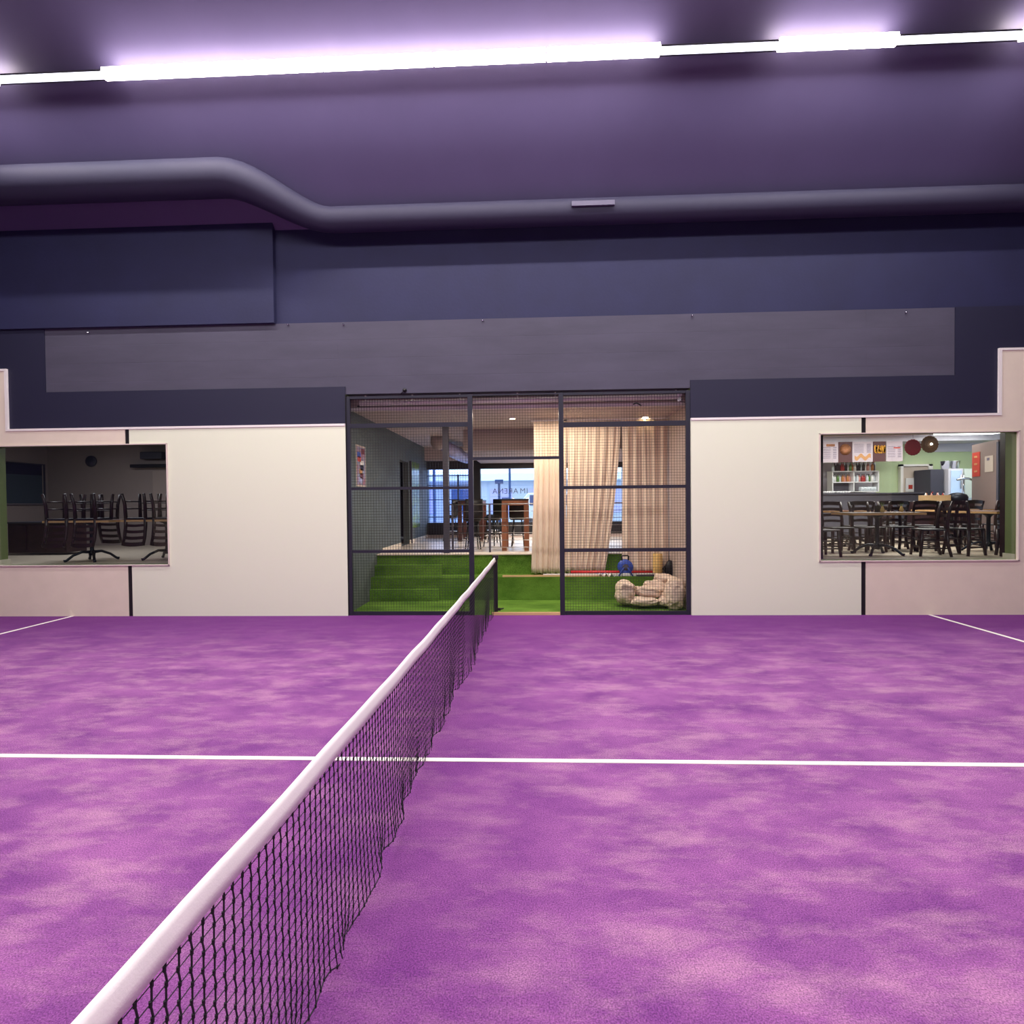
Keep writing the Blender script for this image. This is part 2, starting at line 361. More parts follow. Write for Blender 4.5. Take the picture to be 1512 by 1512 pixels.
mb.build('net_mesh', 'netcord', net)
tb = MB(); n = 90
prof = [(-.016, -.058), (-.013, -.03), (-.010, -.008), (-.006, .004), (0, .006), (.006, .004), (.011, -.008), (.015, -.03), (.021, -.058)]
vs = []; 
for i in range(n+1):
    y = y0+(y1-y0)*i/n
    for px, pz in prof: vs.append((nx(y)+px*1.15+.002*math.sin(y*6), y, nh(y)+pz+.002*math.sin(y*9)))
m9 = len(prof); fs = [(i*m9+j, i*m9+(j+1) % m9, (i+1)*m9+(j+1) % m9, (i+1)*m9+j) for i in range(n) for j in range(m9)]
tb.add(vs, fs, True).build('net_tape', 'tape', net)
MB().tube([(nx(y0+(y1-y0)*i/60)-.014, y0+(y1-y0)*i/60, nh(y0+(y1-y0)*i/60)-.056) for i in range(61)], .003, 6).build('lacing_cord', 'netcord', net)
mb = MB().box(.10, .165, .1, .165, 0, .94).box(.085, .18, .085, .18, .9, .965)
po = mb.build('post', 'black', net, bevel=.006)
MB().box(.165, .21, .11, .15, .05, .09).rod((.2, .13, .07), (.26, .13, .085), .012, 8).build('winch', 'black', po)
# ------------------------------------------------------------------ mesh fence in the opening
def X0(px): return P(px, 750, 0).x
XL, XA, XB, XR = X0(516), X0(695.5), X0(829.5), X0(1016)
XL = -2.245; XR = 3.235
fence = []
def wires(x0, x1, z0, z1, y=.03, st=.0445, r=.0019):
    m = MB(); n = max(1, round((x1-x0)/st)); k = max(1, round((z1-z0)/st))
    for i in range(1, n): x = x0+(x1-x0)*i/n; m.box(x-r, x+r, y-r, y+r, z0, z1)
    for j in range(1, k): z = z0+(z1-z0)*j/k; m.box(x0, x1, y-.0055-r, y-.0055+r, z-r, z+r)
    return m
def zat(px, py): return P(px, py, .02).z
HT = 3.6
def fpanel(nm, lab, x0, x1, zs, z0, posts):
    o = thing('mesh_fence', lab, 'fence', ((x0+x1)/2, .02, z0), 'mesh panels of the court opening')
    for i, (x, w) in enumerate(posts): B(x-w, x+w, -.01, .05, z0, HT).build('post', 'cage', o, bevel=.004)
    for z, h in zs: B(x0, x1, -.004, .044, z-h, z+h).build('rail', 'cage', o)
    wires(x0, x1, z0, HT).build('wire_mesh', 'wire', o)
    return o
HT = 3.58
fpanel('l', 'black mesh fence panel left of the doorway, in front of green steps', XL+.035, XA-.04, [(HT-.02, .02), (zat(600, 628), .035), (zat(600, 721), .022), (zat(600, 814), .022), (.03, .028)], 0, [(XL, .034), (XA, .04)])
fpanel('r', 'black mesh fence panel right of the doorway, in front of the curtains', XB+.04, XR-.034, [(HT-.02, .02), (zat(925, 626), .04), (zat(925, 719), .026), (zat(925, 812), .026), (.03, .03)], 0, [(XB, .038), (XR, .034)])
o = fpanel('c', 'short black mesh panel above the open doorway', XA+.042, XB-.04, [(HT-.012, .012), (zat(800, 676), .022)], zat(800, 676)-.02, [])
# perforated plate strip left
m = MB(); 
for k in range(70): m.box(XL-.028, XL-.018, -.016, -.01, .1+k*.05, .125+k*.05)
solo('perforated_strip', B(XL-.036, XL-.03, -.03, .06, 0, 3.6).add(m.v, m.f), 'black', 'dark perforated metal strip at the left edge of the opening', 'strip')
solo('threshold_board', B(X0(725), XB-.04, -.015, .02, 0, .045), 'palewood', 'pale wooden threshold board across the open doorway', 'board')
# small fittings above
for (px, py), lb in zip([(130, 491), (425, 479), (507, 479), (713, 473), (1022, 466), (1338, 461)],
        ['leftmost tiny metal clip on the dark beam', 'tiny metal clip under the corner of the dark wall step', 'tiny metal clip above the left edge of the opening', 'tiny metal clip above the net end', 'tiny metal clip above the right edge of the opening', 'rightmost tiny metal clip on the dark beam']):
    p = P(px, py, -.02); m = MB().lathe([(.0, -.02), (.013, -.015), (.015, 0), (.013, .015), (0, .02)], (p.x, -.02, p.z), 8, 'y')
    solo('metal_clip', m, 'chrome', lb, 'clip', 'metal clips along the beam')
p = P(597, 576, -.03); solo('cable_gland', MB().lathe([(.035, 0), (.03, -.03), (.02, -.05)], (p.x, 0, p.z), 12, 'y').rod((p.x, -.03, p.z), (p.x-.06, -.02, p.z-.06), .008, 6), 'black', 'small round black cable outlet on the beam over the opening', 'outlet')
# ------------------------------------------------------------------ the pit and steps behind the fence
LX = -2.33; RX = 3.33; TZ = .83
struct('floor_pit', B(LX, RX, .0, 2.0, -.1, .0), 'grass')
st = MB().box(LX, -1.02, 1.28, 2.2, 0, .215).box(-1.02, RX, 1.35, 2.2, 0, .43).box(LX, RX, 1.8, 2.2, .43, TZ-.02).box(LX, -1.02, 1.38, 2.2, .215, .43).box(LX, -1.02, 1.62, 2.2, .43, .63)
solo('turf_steps', st, 'grass', 'green artificial turf steps and bench rising behind the mesh fence', 'steps')
struct('floor_lobby', B(LX, RX, 2.2, 7.3, .5, TZ), 'tile')
struct('trim_5', B(LX, RX, 1.785, 2.2, TZ-.02, TZ+.002), 'paleedge')
ly0 = PX(591, 750, LX).y; ly1 = PX(604, 750, LX).y; dz = PX(591, 679, LX).z
m = MB().box(LX-.15, LX, .2, ly0, 0, 3.9).box(LX-.15, LX, ly1, 7.3, 0, 3.9).box(LX-.15, LX, ly0, ly1, dz, 3.9).box(LX-.15, LX, ly0, ly1, 0, TZ).box(LX-.02, LX, 0.06, .2, 0, 3.6)
struct('wall_lobby_left', m, 'greywall')
struct('wall_side_room', MB().box(LX-1.2, LX-1.15, ly0-1, 7.6, .5, 3.6).box(LX-1.2, LX-.15, ly0-1.05, ly0-1, .5, 3.6).box(LX-1.2, LX-.15, 7.5, 7.6, .5, 3.6).box(LX-1.2, LX-.15, ly0-1, 7.6, 3.6, 3.65), 'black')
struct('floor_side_room', B(LX-1.2, LX-.15, ly0-1, 7.5, .7, TZ), 'tile')
struct('baseboard_lobby', MB().box(LX, LX+.02, 2.2, ly0, TZ, TZ+.09).box(LX, LX+.02, ly1, 7, TZ, TZ+.09), 'beige')
struct('wall_lobby_right', B(RX, RX+.1, .2, 7.3, 0, 3.9), 'plaster')
struct('ceiling_lobby', B(LX, RX, .36, 7.3, 3.42, 3.6), 'plaster')
struct('ceiling_recess', B(LX, RX, .2, .7, 3.62, 3.9), 'plaster')
struct('trim_6', B(LX, RX, .34, .37, 3.40, 3.46), 'whitetrim')
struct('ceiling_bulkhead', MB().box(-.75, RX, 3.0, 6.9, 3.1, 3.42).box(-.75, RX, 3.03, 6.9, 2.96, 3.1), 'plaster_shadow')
struct('ceiling_bulkhead_rear', B(LX, -.75, 6.6, 6.9, 3.05, 3.42), 'plaster')
# pipe in the recess
o = thing('ceiling_pipe', 'pale horizontal pipe on hangers just behind the mesh above the opening', 'pipe', (0.4, .2, 3.46))
MB().tube([(-2.1, .16, 3.495), (.5, .16, 3.50), (3.15, .16, 3.512)], .045, 14).build('pipe_body', 'pipe', o)
for px in (540, 609, 679, 764, 820, 998):
    x = P(px, 590, .16).x; B(x-.01, x+.01, .14, .18, 3.51, 3.64).build('hanger', 'pipe', o)
MB().rod((-2.15, .19, 3.455), (3.2, .19, 3.472), .012, 6).build('cable', 'black', o)
p = P(1003, 584, .12); o = thing('security_camera', 'small white camera fixed at the right end of the ceiling pipe', 'camera', (p.x, .12, p.z))
MB().lathe([(.03, .05), (.045, .045), (.045, .0), (.02, -.01), (.02, -.04), (.032, -.045), (.03, -.09), (.0, -.1)], (p.x, .12, p.z), 14).build('camera_body', 'whiteplastic', o)
MB().rod((p.x, .11, p.z-.09), (p.x+.1, .1, p.z-.12), .005, 5).build('cord', 'black', o)
p = P(935, 597, .1); q = P(947, 599, .1); solo('black_strap', MB().tube([(p.x, .1, p.z), (p.x+.05, .1, p.z+.02), (q.x-.03, .1, q.z+.02), (q.x, .1, q.z-.005)], .012, 6), 'black', 'short black strap lying under the ceiling pipe', 'strap')
# poster
pa = PX(525, 655, LX).y; pb = PX(539, 655, LX).y; zt = PX(526, 656, LX).z; zb = PX(526, 718, LX).z
o = thing('wall_poster', 'colourful tall poster on the grey wall left of the steps', 'poster', (LX+.005, (pa+pb)/2, zb))
B(LX, LX+.006, pa, pb, zb, zt).build('sheet', 'paper', o)
B(LX+.006, LX+.008, pa+.03, pb-.03, zb+.03, zt-.03).build('print', 'poster', o)
rp = random.Random(3)
for k, mt_ in enumerate(['lavender', 'wicker_red', 'salmon', 'navyboard', 'whitetrim', 'poster_red', 'blue', 'wicker_red']):
    y = pa+(pb-pa)*rp.uniform(.1, .6); z = zb+(zt-zb)*(.1+.1*k); B(LX+.008, LX+.01, y, y+(pb-pa)*.35, z, z+(zt-zb)*.13).build('print_patch', mt_, o)
# green light on the wall beyond the side doorway, painted as a panel
ya = PX(606, 750, LX).y; yb = PX(618, 750, LX).y
o = thing('green_light_patch', 'tall patch of painted green light on the grey wall beside the dark doorway', 'panel', (LX+.03, (ya+yb)/2, 1.0))
B(LX, LX+.03, ya, yb, PX(606, 780, LX).z, PX(606, 681, LX).z).build('panel', mat('green_light', (150, 176, 84), .25, scale=3, col2=(86, 120, 104)), o)
B(LX, LX+.05, ya-.04, ya, TZ, PX(606, 681, LX).z).build('frame', 'darkgrey', o)
# front window wall at y = 7
m = MB().box(LX, RX, 6.9, 7.1, 2.81, 3.12).box(LX, -.98, 6.9, 7.1, TZ+.08, 1.26).box(-.78, RX, 6.9, 7.1, TZ+.08, 1.26).box(-1.0, -.77, 6.86, 7.12, TZ, 2.81)
struct('window_3', m, 'black')
struct('wall_lobby_front', MB().box(LX, RX, 6.9, 7.1, 3.12, 3.6).box(LX, RX, 6.9, 7.1, .5, TZ+.08), 'plaster')
o = bpy.data.objects['window_3']
B(LX, -1.0, 6.99, 7.0, 1.26, 2.81).build('pane', 'glass_tint', o); B(-.77, RX, 6.99, 7.0, 1.26, 2.81).build('pane', 'glass', o)
m = MB()
for px in (622, 631): x = P(px, 740, 6.98).x; m.box(x-.012, x+.012, 6.95, 6.99, 1.26, 2.81)
for z in (2.62, 2.35, 1.93, 1.42): m.box(LX, -1.0, 6.95, 6.99, z-.012, z+.012)
m.box(-1.45, -1.4, 6.95, 6.99, 1.26, 2.65); m.build('mullion', 'outdark', o)
# seen from indoors the lettering reads mirrored
wl = thing('window_lettering', 'dark lettering on the lobby window, reading mirrored from indoors', 'lettering', (P(745, 727, 7).x, 7.02, P(727, 729, 7).z))
for word, px in (('ARENA', 727), ('IM', 767.5)):
    tc = bpy.data.curves.new('word', 'FONT'); tc.body = word; tc.size = .22; tc.extrude = .002; tc.align_x = 'RIGHT'; tc.space_character = 1.1; tc.materials.append(M['letter'])
    to = bpy.data.objects.new('word', tc); C.objects.link(to); bpy.context.view_layer.update()
    me = bpy.data.meshes.new_from_object(to.evaluated_get(bpy.context.evaluated_depsgraph_get())); bpy.data.objects.remove(to)
    to = bpy.data.objects.new('word', me); C.objects.link(to); to.parent = wl; to.rotation_euler = (PI/2, 0, PI); to.location = (P(px, 729, 7).x-wl.location.x, 0, 0)
# outdoors
struct('floor_outdoor', B(-14, 14, 7.3, 26, .55, .7), 'outgrey')
o = thing('street_building', 'pale building across the street behind the lobby windows', 'building', (0, 18, .7))
B(-12, 14, 18, 19, .7, 2.9).build('wall', 'outgrey', o)
B(-12, 14, 17.6, 18, 2.9, 3.25).build('roof_edge', 'outwhite', o)
m = MB()
for i in range(11): x = -9+i*1.9; B(x, x+1.1, 17.96, 18.0, 1.3, 2.5).build('window_pane', 'outdark' if i % 3 == 0 else 'lavender', o)
for x, y, h in [(P(737, 720, 9.5).x, 9.5, 1.9), (P(747, 740, 9.5).x, 9.5, 1.3), (P(753, 740, 11).x, 11, 2.6), (P(641, 720, 10).x, 10, 2.7)]:
    solo('street_post', MB().box(x-.04, x+.04, y-.04, y+.04, .7, .7+h).box(x-.14, x+.14, y-.06, y+.06, .7+h-.14, .7+h), 'outdark', 'dark post standing outdoors behind the lobby window glass', 'post', 'posts outdoors')
o = thing('street_van', 'white van parked outdoors behind the lobby window', 'van', (1.2, 10.5, .7))
vb = MB(); pr = [(-.2, .25), (-.2, .9), (.1, 1.0), (.45, 1.45), (2.9, 1.5), (2.95, .25)]
vs = [(x+.1, 10.2, z+.7) for x, z in pr]+[(x+.1, 11.6, z+.7) for x, z in pr]; k = len(pr)
vb.add(vs, [tuple(range(k)), tuple(range(2*k-1, k-1, -1))]+[(i, (i+1) % k, k+(i+1) % k, k+i) for i in range(k)]); vb.build('body', 'outwhite', o, bevel=.04)
B(.62, 2.6, 10.18, 10.2, 1.72, 2.08).build('side_glass', 'outdark', o)
for x in (.5, 2.4): MB().lathe([(.27, -.08), (.3, 0), (.27, .1)], (x+.1, 10.25, 1.0), 16, 'y').build('wheel', 'black', o)
# column + railing
o = solo('steel_column', B(-1.03, -.92, 1.95, 2.06, TZ, 3.42), 'darkgrey', 'dark square column standing at the edge of the lobby floor', 'column')
rl = thing('guard_railing', 'metal guard railing with horizontal bars along the lobby edge', 'railing', (1.1, 2.12, TZ))
for x in (-.87, -.12, 1.0, 2.2, 3.25): B(x-.02, x+.02, 2.10, 2.14, TZ, 1.80).build('post', 'steel' if 0 else 'darkgrey', rl); 
for k in range(7):
    z = 1.80-k*.145
    MB().rod((-.95, 2.12, z), (RX-.02, 2.12, z), .013 if k == 0 else .0065, 8).build('rail', 'steel', rl)
# floor-standing high tables and stools
def hightable(x0, x1, y0, y1, m, lab):
    o = thing('high_table', lab, 'table', ((x0+x1)/2, (y0+y1)/2, TZ), 'high tables in the lobby')
    zt = 1.90
    B(x0, x1, y0, y1, zt-.03, zt).build('tabletop', 'black', o)
    B(x0+.01, x1-.01, y0+.01, y1-.01, zt-.13, zt-.03).build('apron', m, o)
    for x in (x0, x1-.1):
        for y in (y0, y1-.1): B(x+.005, x+.1, y+.005, y+.1, TZ, zt-.13).build('leg', m, o)
hightable(.10, .66, 2.4, 3.3, 'wood', 'brown wooden high table right behind the railing, beside the curtain')
hightable(-1.2, -.55, 5.2, 6.3, 'wooddark', 'high table farther back, under the lobby window, its brown darkened for shadow')  # same brown table type, the shadow put into a darker wood colour
st = thing('bar_stool', 'x', 'chair', (0, 0, 0))
MB().lathe([(.0, .60), (.17, .60), (.19, .64), (.17, .68), (0, .68)], n=14).build('seat', 'black', st, local=True)
MB().grid(lambda u, v: (-.19+.38*u, -.17-.05*math.sin(PI*u)+.0, .66+.42*v), 10, 4).build('backrest', 'black', st, local=True).modifiers.new('s', 'SOLIDIFY').thickness = .02
for a in range(4):
    t = PI/4+a*PI/2; MB().rod((.12*math.cos(t), .12*math.sin(t), .61), (.2*math.cos(t), .2*math.sin(t), 0), .014, 6).build('leg', 'black', st, local=True)
MB().tube([(.17*math.cos(i*PI/8), .17*math.sin(i*PI/8), .25) for i in range(17)], .009, 5, False).build('footrest', 'steel', st, local=True)
for x, y, rz, lb in [(-.55, 2.9, .3, 'black bar stool behind the left bay of the railing'), (.4, 3.65, 0, 'black bar stool between the legs of the nearer high table'), (-.18, 3.5, 2.2, 'black bar stool left of the nearer high table'), (-.2, 4.9, 2.6, 'black bar stool in front of the dark pillar'), (-1.45, 5.6, 1.2, 'black bar stool left of the farther high table'), (-.35, 6.0, 1.0, 'black bar stool right of the farther high table')]:
    place(st, USED, (x, y, TZ), (0, 0, rz), lb, 'black bar stools in the lobby')
o = thing('white_chair', 'white moulded chair shell seen between the legs of the nearer high table', 'chair', (.42, 4.6, TZ))
MB().grid(lambda u, v: (.22+.42*u, 4.5+.3*min(1, v*2)+.02*math.cos(u*6), 1.45+(.45*max(0, v*2-1) if v > .5 else 0)+.05*(2*u-1)**2), 10, 10).build('shell', 'whiteplastic', o).modifiers.new('s', 'SOLIDIFY').thickness = .02
for x in (.26, .6):
    for y in (4.5, 4.8): MB().rod((x, y, 1.45), (x, y, TZ), .012, 6).build('leg', 'steel', o)
# hanging duct end and film under the lobby ceiling
a = P(646, 648, 4.2)
solo('ceiling_speaker', MB().lathe([(.0, .16), (.16, .16), (.17, .0), (.1, -.14), (0, -.16)], (a.x, 4.2, 3.26), 12), 'plaster_shadow', 'grey rounded unit hanging from the lobby ceiling beside the dark column', 'unit')
b0 = Vector((a.x+.1, 4.5, 3.25)); b1 = Vector((P(690, 676, 6.3).x, 6.3, 3.05))
MBx = MB().tube([b0, b0.lerp(b1, .35)+Vector((0, 0, -.02)), b0.lerp(b1, .7), b1], [.14, .17, .17, .13], 14)
solo('air_hose', MBx, 'lavender', 'pale lavender ventilation hose running back under the lobby ceiling', 'hose')
# downlights
for (px, py), lb in (((757, 619), 'round warm downlight in the lobby ceiling above the doorway'), ((951, 617), 'round warm downlight in the lobby ceiling above the right curtain')):
    q = PZ(px, py, 3.41); o = thing('downlight', lb, 'light', (q.x, q.y-.13, 3.40), 'lobby downlights'); q.y -= .13
    MB().lathe([(.05, 0), (.07, .0), (.075, .02), (.05, .02)], (q.x, q.y, 3.40), 16).build('ring', 'whitetrim', o)
    MB().lathe([(0, 0), (.05, 0), (.05, .01), (0, .01)], (q.x, q.y, 3.395), 16).build('lens', 'lamp_warm', o)
# curtains
def curtain(lab, xt0, xt1, xb0, xb1, y, zt, zb, folds, amp, seed):
    rnd = random.Random(seed); ph = [rnd.uniform(0, 6) for _ in range(4)]
    def fn(u, v):
        e = v**1.7; x = (xt0+(xt1-xt0)*u)*(1-e)+(xb0+(xb1-xb0)*u)*e
        w = math.sin(u*folds*2*PI+ph[0]+.6*math.sin(v*2+ph[1]))*.6+math.sin(u*folds*4.7+ph[2]+v)*.3+.25*math.sin(u*folds*13+ph[3])
        return (x+.01*math.sin(v*5+u*9), y+amp*w*(.75+.35*v), zt+(zb-zt)*v+.012*math.sin(u*folds*6)*v)
    o = thing('curtain', lab, 'curtain', ((xb0+xb1)/2, y, zb), 'beige curtains behind the fence')
    c = MB().grid(fn, 150, 24).build('fabric', 'curtain', o); s = c.modifiers.new('s', 'SOLIDIFY'); s.thickness = .004
    MB().box(min(xt0, xb0), max(xt1, xt0), y-.012, y+.012, zt, zt+.025).build('curtain_track', 'whitetrim', o)
curtain('long beige curtain gathered in folds, hanging beside the open doorway', .78, 1.42, .72, 1.36, 1.66, 3.37, .46, 6, .04, 1)
curtain('beige curtain in the middle, its right edge swept aside to a slit', 1.42, 2.43, 1.36, 2.10, 1.66, 3.37, .48, 7, .035, 2)
curtain('flat beige curtain hanging farthest right behind the mesh', 2.45, 3.3, 2.44, 3.3, 1.60, 3.37, .46, 5, .028, 3)
# things on the turf bench
def bench(px, py, z=.43): return PZ(px, py, z)
o = thing('hose_reel', 'blue hose reel with a black handle standing on the turf bench', 'reel', (2.47, 1.46, .43))
x, z = 2.47, .60
MB().lathe([(.05, -.06), (.135, -.06), (.14, -.045), (.06, -.04), (.06, .04), (.14, .045), (.135, .06), (.05, .06)], (x, 1.46, z), 24, 'y').build('reel', 'blue', o)
MB().lathe([(.0, -.066), (.05, -.066), (.06, -.062), (.0, -.062)], (x, 1.46, z), 16, 'y').build('hub', 'darkgrey', o)
MB().tube([(x-.06, 1.46, z+.12), (x-.065, 1.46, z+.2), (x-.04, 1.46, z+.215), (x+.04, 1.46, z+.215), (x+.065, 1.46, z+.2), (x+.06, 1.46, z+.12)], .013, 8).build('handle', 'black', o)
for s in (-1, 1): MB().rod((x+s*.03, 1.40, z), (x+s*.13, 1.40, .435), .014, 6).build('foot', 'blue', o)
B(x-.06, x+.06, 1.36, 1.40, .44, .49).build('label', 'whiteplastic', o)
a, b = P(843, 841, 1.5), P(963, 843, 1.56)
solo('red_pipe', MB().tube([(a.x, 1.5, .50), (b.x, 1.54, .485)], .032, 10), 'red', 'long red pipe lying on the turf bench under the curtains', 'pipe')
a = P(880, 845, 1.42); solo('blue_strap', MB().tube([(a.x, 1.44, .47), (a.x+.15, 1.44, .475), (a.x+.28, 1.45, .46)], .018, 6), 'blue', 'dark blue strap lying left of the hose reel', 'strap')
for i, (pa_, pb_, h, y, mt, lb) in enumerate([((742, 849), (830, 846), .03, 1.39, 'palewood', 'pale wooden batten at the left end of the bench edge'), ((802, 849), (1000, 845), .05, 1.42, 'whiteplastic', 'long white board lying along the bench edge behind the mesh'), ((835, 849), (900, 847), .02, 1.37, 'palewood', 'thin wooden batten in front of the white board'), ((940, 849), (985, 849), .03, 1.38, 'darkgrey', 'dark short bar right of the hose reel')]):
    a, b = P(*pa_, y), P(*pb_, y); m = MB().add([(a.x, y-.03, .432), (b.x, y-.0, .432), (b.x, y+.05, .432), (a.x, y+.02, .432), (a.x, y-.03, .432+h), (b.x, y, .432+h), (b.x, y+.05, .432+h), (a.x, y+.02, .432+h)], [(0, 3, 2, 1), (4, 5, 6, 7), (0, 1, 5, 4), (1, 2, 6, 5), (2, 3, 7, 6), (3, 0, 4, 7)])
    solo('batten', m, mt, lb, 'board', 'boards on the bench edge')
p = P(895, 850, 1.38)
solo('white_cloth', MB().grid(lambda u, v: (p.x-.14+.28*u+.02*math.sin(v*7), 1.355+.10*v, .44+.035*abs(math.sin(u*9+v*4))+.02*math.sin(u*17)), 20, 8), 'whiteplastic', 'crumpled white cloth on the front edge of the turf bench', 'cloth').modifiers.new('s', 'SOLIDIFY').thickness = .006
p = P(971, 846, 1.48); solo('foam_roll', MB().lathe([(.0, 0), (.082, 0), (.086, .02), (.086, .40), (.08, .415), (.03, .415), (.03, .37), (0, .37)], (p.x, 1.48, .43), 18), 'foam', 'yellow foam roll standing upright on the turf bench', 'roll')
p = P(988, 846, 1.42); o = thing('black_bag', 'black zipped bag standing right of the yellow foam roll', 'bag', (p.x, 1.44, .43))
MB().tube([(p.x+.02, 1.44, .43), (p.x+.0, 1.44, .48), (p.x+.0, 1.44, .60), (p.x+.02, 1.44, .68), (p.x+.03, 1.44, .72)], [.05, .075, .075, .06, .035], 12).build('bag_body', 'black', o)
MB().tube([(p.x-.07, 1.42, .53), (p.x-.12, 1.42, .56), (p.x-.07, 1.42, .62)], .015, 6).build('strap', 'black', o)
# heap of stuffed fabric bundles
def blob(cx, cy, cz, rx, ry, rz_, rot, seed, tilt=0):
    bm = bmesh.new(); bmesh.ops.create_icosphere(bm, subdivisions=5, radius=1)
    R = Matrix.Rotation(rot, 3, 'Z') @ Matrix.Rotation(tilt, 3, 'Y'); s = Vector((seed*3.7, seed*1.3, 0)); vs = []
    for v in bm.verts:
        p = v.co.copy(); q = Vector((math.copysign(abs(p.x)**.75, p.x), math.copysign(abs(p.y)**.8, p.y), math.copysign(abs(p.z)**.8, p.z)))
        k = 1+.2*noise.noise(p*1.9+s)-.15*(1-min(1, 5*abs(noise.noise(Vector((p.x*1.1, p.y*2.2, p.z*2.6))+s))))**2*.5-.14*abs(noise.noise(Vector((p.x*1.3, p.y*4, p.z*5))+s))+.02*noise.noise(p*9+s)
        q = Vector((q.x*rx, q.y*ry, q.z*rz_))*k
        w = R @ q+Vector((cx, cy, cz)); w.z = max(w.z, .004); vs.append(w)
    fs = [tuple(v.index for v in f.verts) for f in bm.faces]; bm.free()
    return MB().add(vs, fs, True)
BL = [((908, 937, 857, 891), .72, 'pale draped fabric bundle at the left end of the heap', .15),
      ((930, 972, 881, 894), .55, 'long pale fabric bundle lying lowest in the heap', 0),
      ((936, 976, 865, 882), .70, 'plump pale fabric bundle in the middle of the heap', .12),
      ((950, 992, 858, 877), .85, 'pale fabric bundle second from the top of the heap', .25),
      ((968, 1004, 847, 866), .95, 'pale fabric bundle topmost in the heap', .15),
      ((971, 998, 880, 894), .55, 'short pale fabric bundle at the foot of the heap', -.1),
      ((974, 1000, 872, 884), .66, 'narrow pale fabric bundle wedged in the heap', -.25),
      ((992, 1021, 855, 903), .50, 'big folded pale fabric bundle at the right end of the heap', .1)]
for i, ((x0, x1, yy0, yy1), Y, lb, tl) in enumerate(BL):
    a, b = P(x0, (yy0+yy1)/2, Y), P(x1, (yy0+yy1)/2, Y); c = P((x0+x1)/2, yy0, Y); d = P((x0+x1)/2, yy1, Y)
    rz_ = (c.z-d.z)/2; zc = max((c.z+d.z)/2, rz_*.92); xc = min((a.x+b.x)/2, 3.3-(b.x-a.x)/2)
    solo('fabric_bundle', blob(xc, Y, zc, (b.x-a.x)/2, .20 if i in (0, 7) else .16, rz_, 0, i+2, tl), 'sack', lb, 'bundle', 'heap of fabric bundles')
# ------------------------------------------------------------------ cafe behind the right window
FZ = .85
struct('floor_cafe', B(3.45, 15, .2, 6.2, .6, FZ), 'cafefloor')
struct('ceiling_cafe', B(3.45, 15, .2, 6.2, 3.4, 3.5), 'plaster')
struct('wall_cafe_back', B(3.45, 15, 6.0, 6.2, FZ, 3.4), 'cafewall')
struct('wall_cafe_right', B(15, 15.1, .2, 6.2, FZ, 3.4), 'cafewall')
a, b = P(1385, 640, 5.97), P(1500, 668, 5.97); 
solo('wall_panelling', B(P(1378, 650, 5.97).x, 14.9, 5.96, 6.0, P(1400, 667, 5.97).z, 3.38), 'lilac', 'white lilac panelling band high on the cafe back wall', 'panel')
solo('wall_panelling', B(P(1211, 650, 5.97).x-.5, P(1293, 650, 5.97).x, 5.97, 6.0, FZ, P(1230, 684, 5.97).z), 'lilac', 'pale panelling standing in for the backlight behind the bar shelves', 'panel')  # pale colour paints in the backlight behind the bottles
# the beam over the cafe bar
struct('ceiling_cafe_beam', B(3.6, 15, 5.2, 6.0, P(1300, 652, 5.2).z, 3.4), 'lilac')
def rect(px0, py0, px1, py1, Y, d=.02):
    a, b = P(px0, py0, Y), P(px1, py1, Y); return (a.x, b.x, Y-d, Y, b.z, a.z)
def sub(r, u0, v0, u1, v1, d=.004):
    x0, x1, y0, y1, z0, z1 = r; return (x0+(x1-x0)*u0, x0+(x1-x0)*u1, y0-d, y0, z1-(z1-z0)*v1, z1-(z1-z0)*v0)
yw = 5.18
for i, (px0, px1, mt, lb) in enumerate([(1212, 1237, 'menu', 'pale menu board farthest left above the bar shelves'), (1237.5, 1257.5, 'menudark', 'dark menu board with a burger picture above the bar'), (1258, 1288, 'menu', 'wide pale menu board with food picture above the bar'), (1288.5, 1307, 'menudark', 'dark menu board with yellow chips picture above the bar'), (1308, 1332, 'menu', 'pale menu board farthest right with a red mark')]):
    r = rect(px0, 653-.3*i, px1, 683-.5*i, yw); o = thing('menu_board', lb, 'board', ((r[0]+r[1])/2, yw, r[4]), 'menu boards above the bar')
    B(*r).build('board', mt, o)
    if mt == 'menu':
        for k in range(7):
            v = .25+k*.085 if i != 2 else .12+k*.065
            B(*sub(r, .08, v, .55, v+.02)).build('text_line', 'ink', o); B(*sub(r, .7, v, .9, v+.03)).build('text_line', 'ink', o)
        if i == 0: B(*sub(r, .3, .1, .8, .22)).build('picture', 'burger', o)
        if i == 2: MB().grid(lambda u, v: (r[0]+(r[1]-r[0])*(.1+.8*u), r[2]-.004, r[5]-(r[5]-r[4])*(.66+.2*v+.08*math.sin(u*12))), 20, 4).build('picture', 'salmon', o)
        if i == 4: B(*sub(r, .45, .3, .85, .36, .006)).build('picture', 'poster_red', o)
    elif i == 1:
        cx, cz = (r[0]+r[1])/2, r[4]+(r[5]-r[4])*.62; MB().lathe([(0, 0), (.13, 0), (.14, -.006), (0, -.012)], (cx, r[2], cz), 18, 'y').build('picture', 'burger', o)
    else:
        m = MB(); rn = random.Random(8)
        for k in range(26):
            u = rn.uniform(.08, .92); a = (r[0]+(r[1]-r[0])*u, r[2]-.004, r[4]+(r[5]-r[4])*rn.uniform(.4, .5)); m.rod(a, (a[0]+rn.uniform(-.04, .04), a[1], a[2]+.16), .012)
        m.build('picture', 'fries', o); MB().lathe([(.09, 0), (.14, .09), (.14, .12), (0, .12), (0, 0)], ((r[0]+r[1])/2, r[2]-.0, r[4]+.08), 14).build('bowl_picture', 'burger', o) if 0 else None
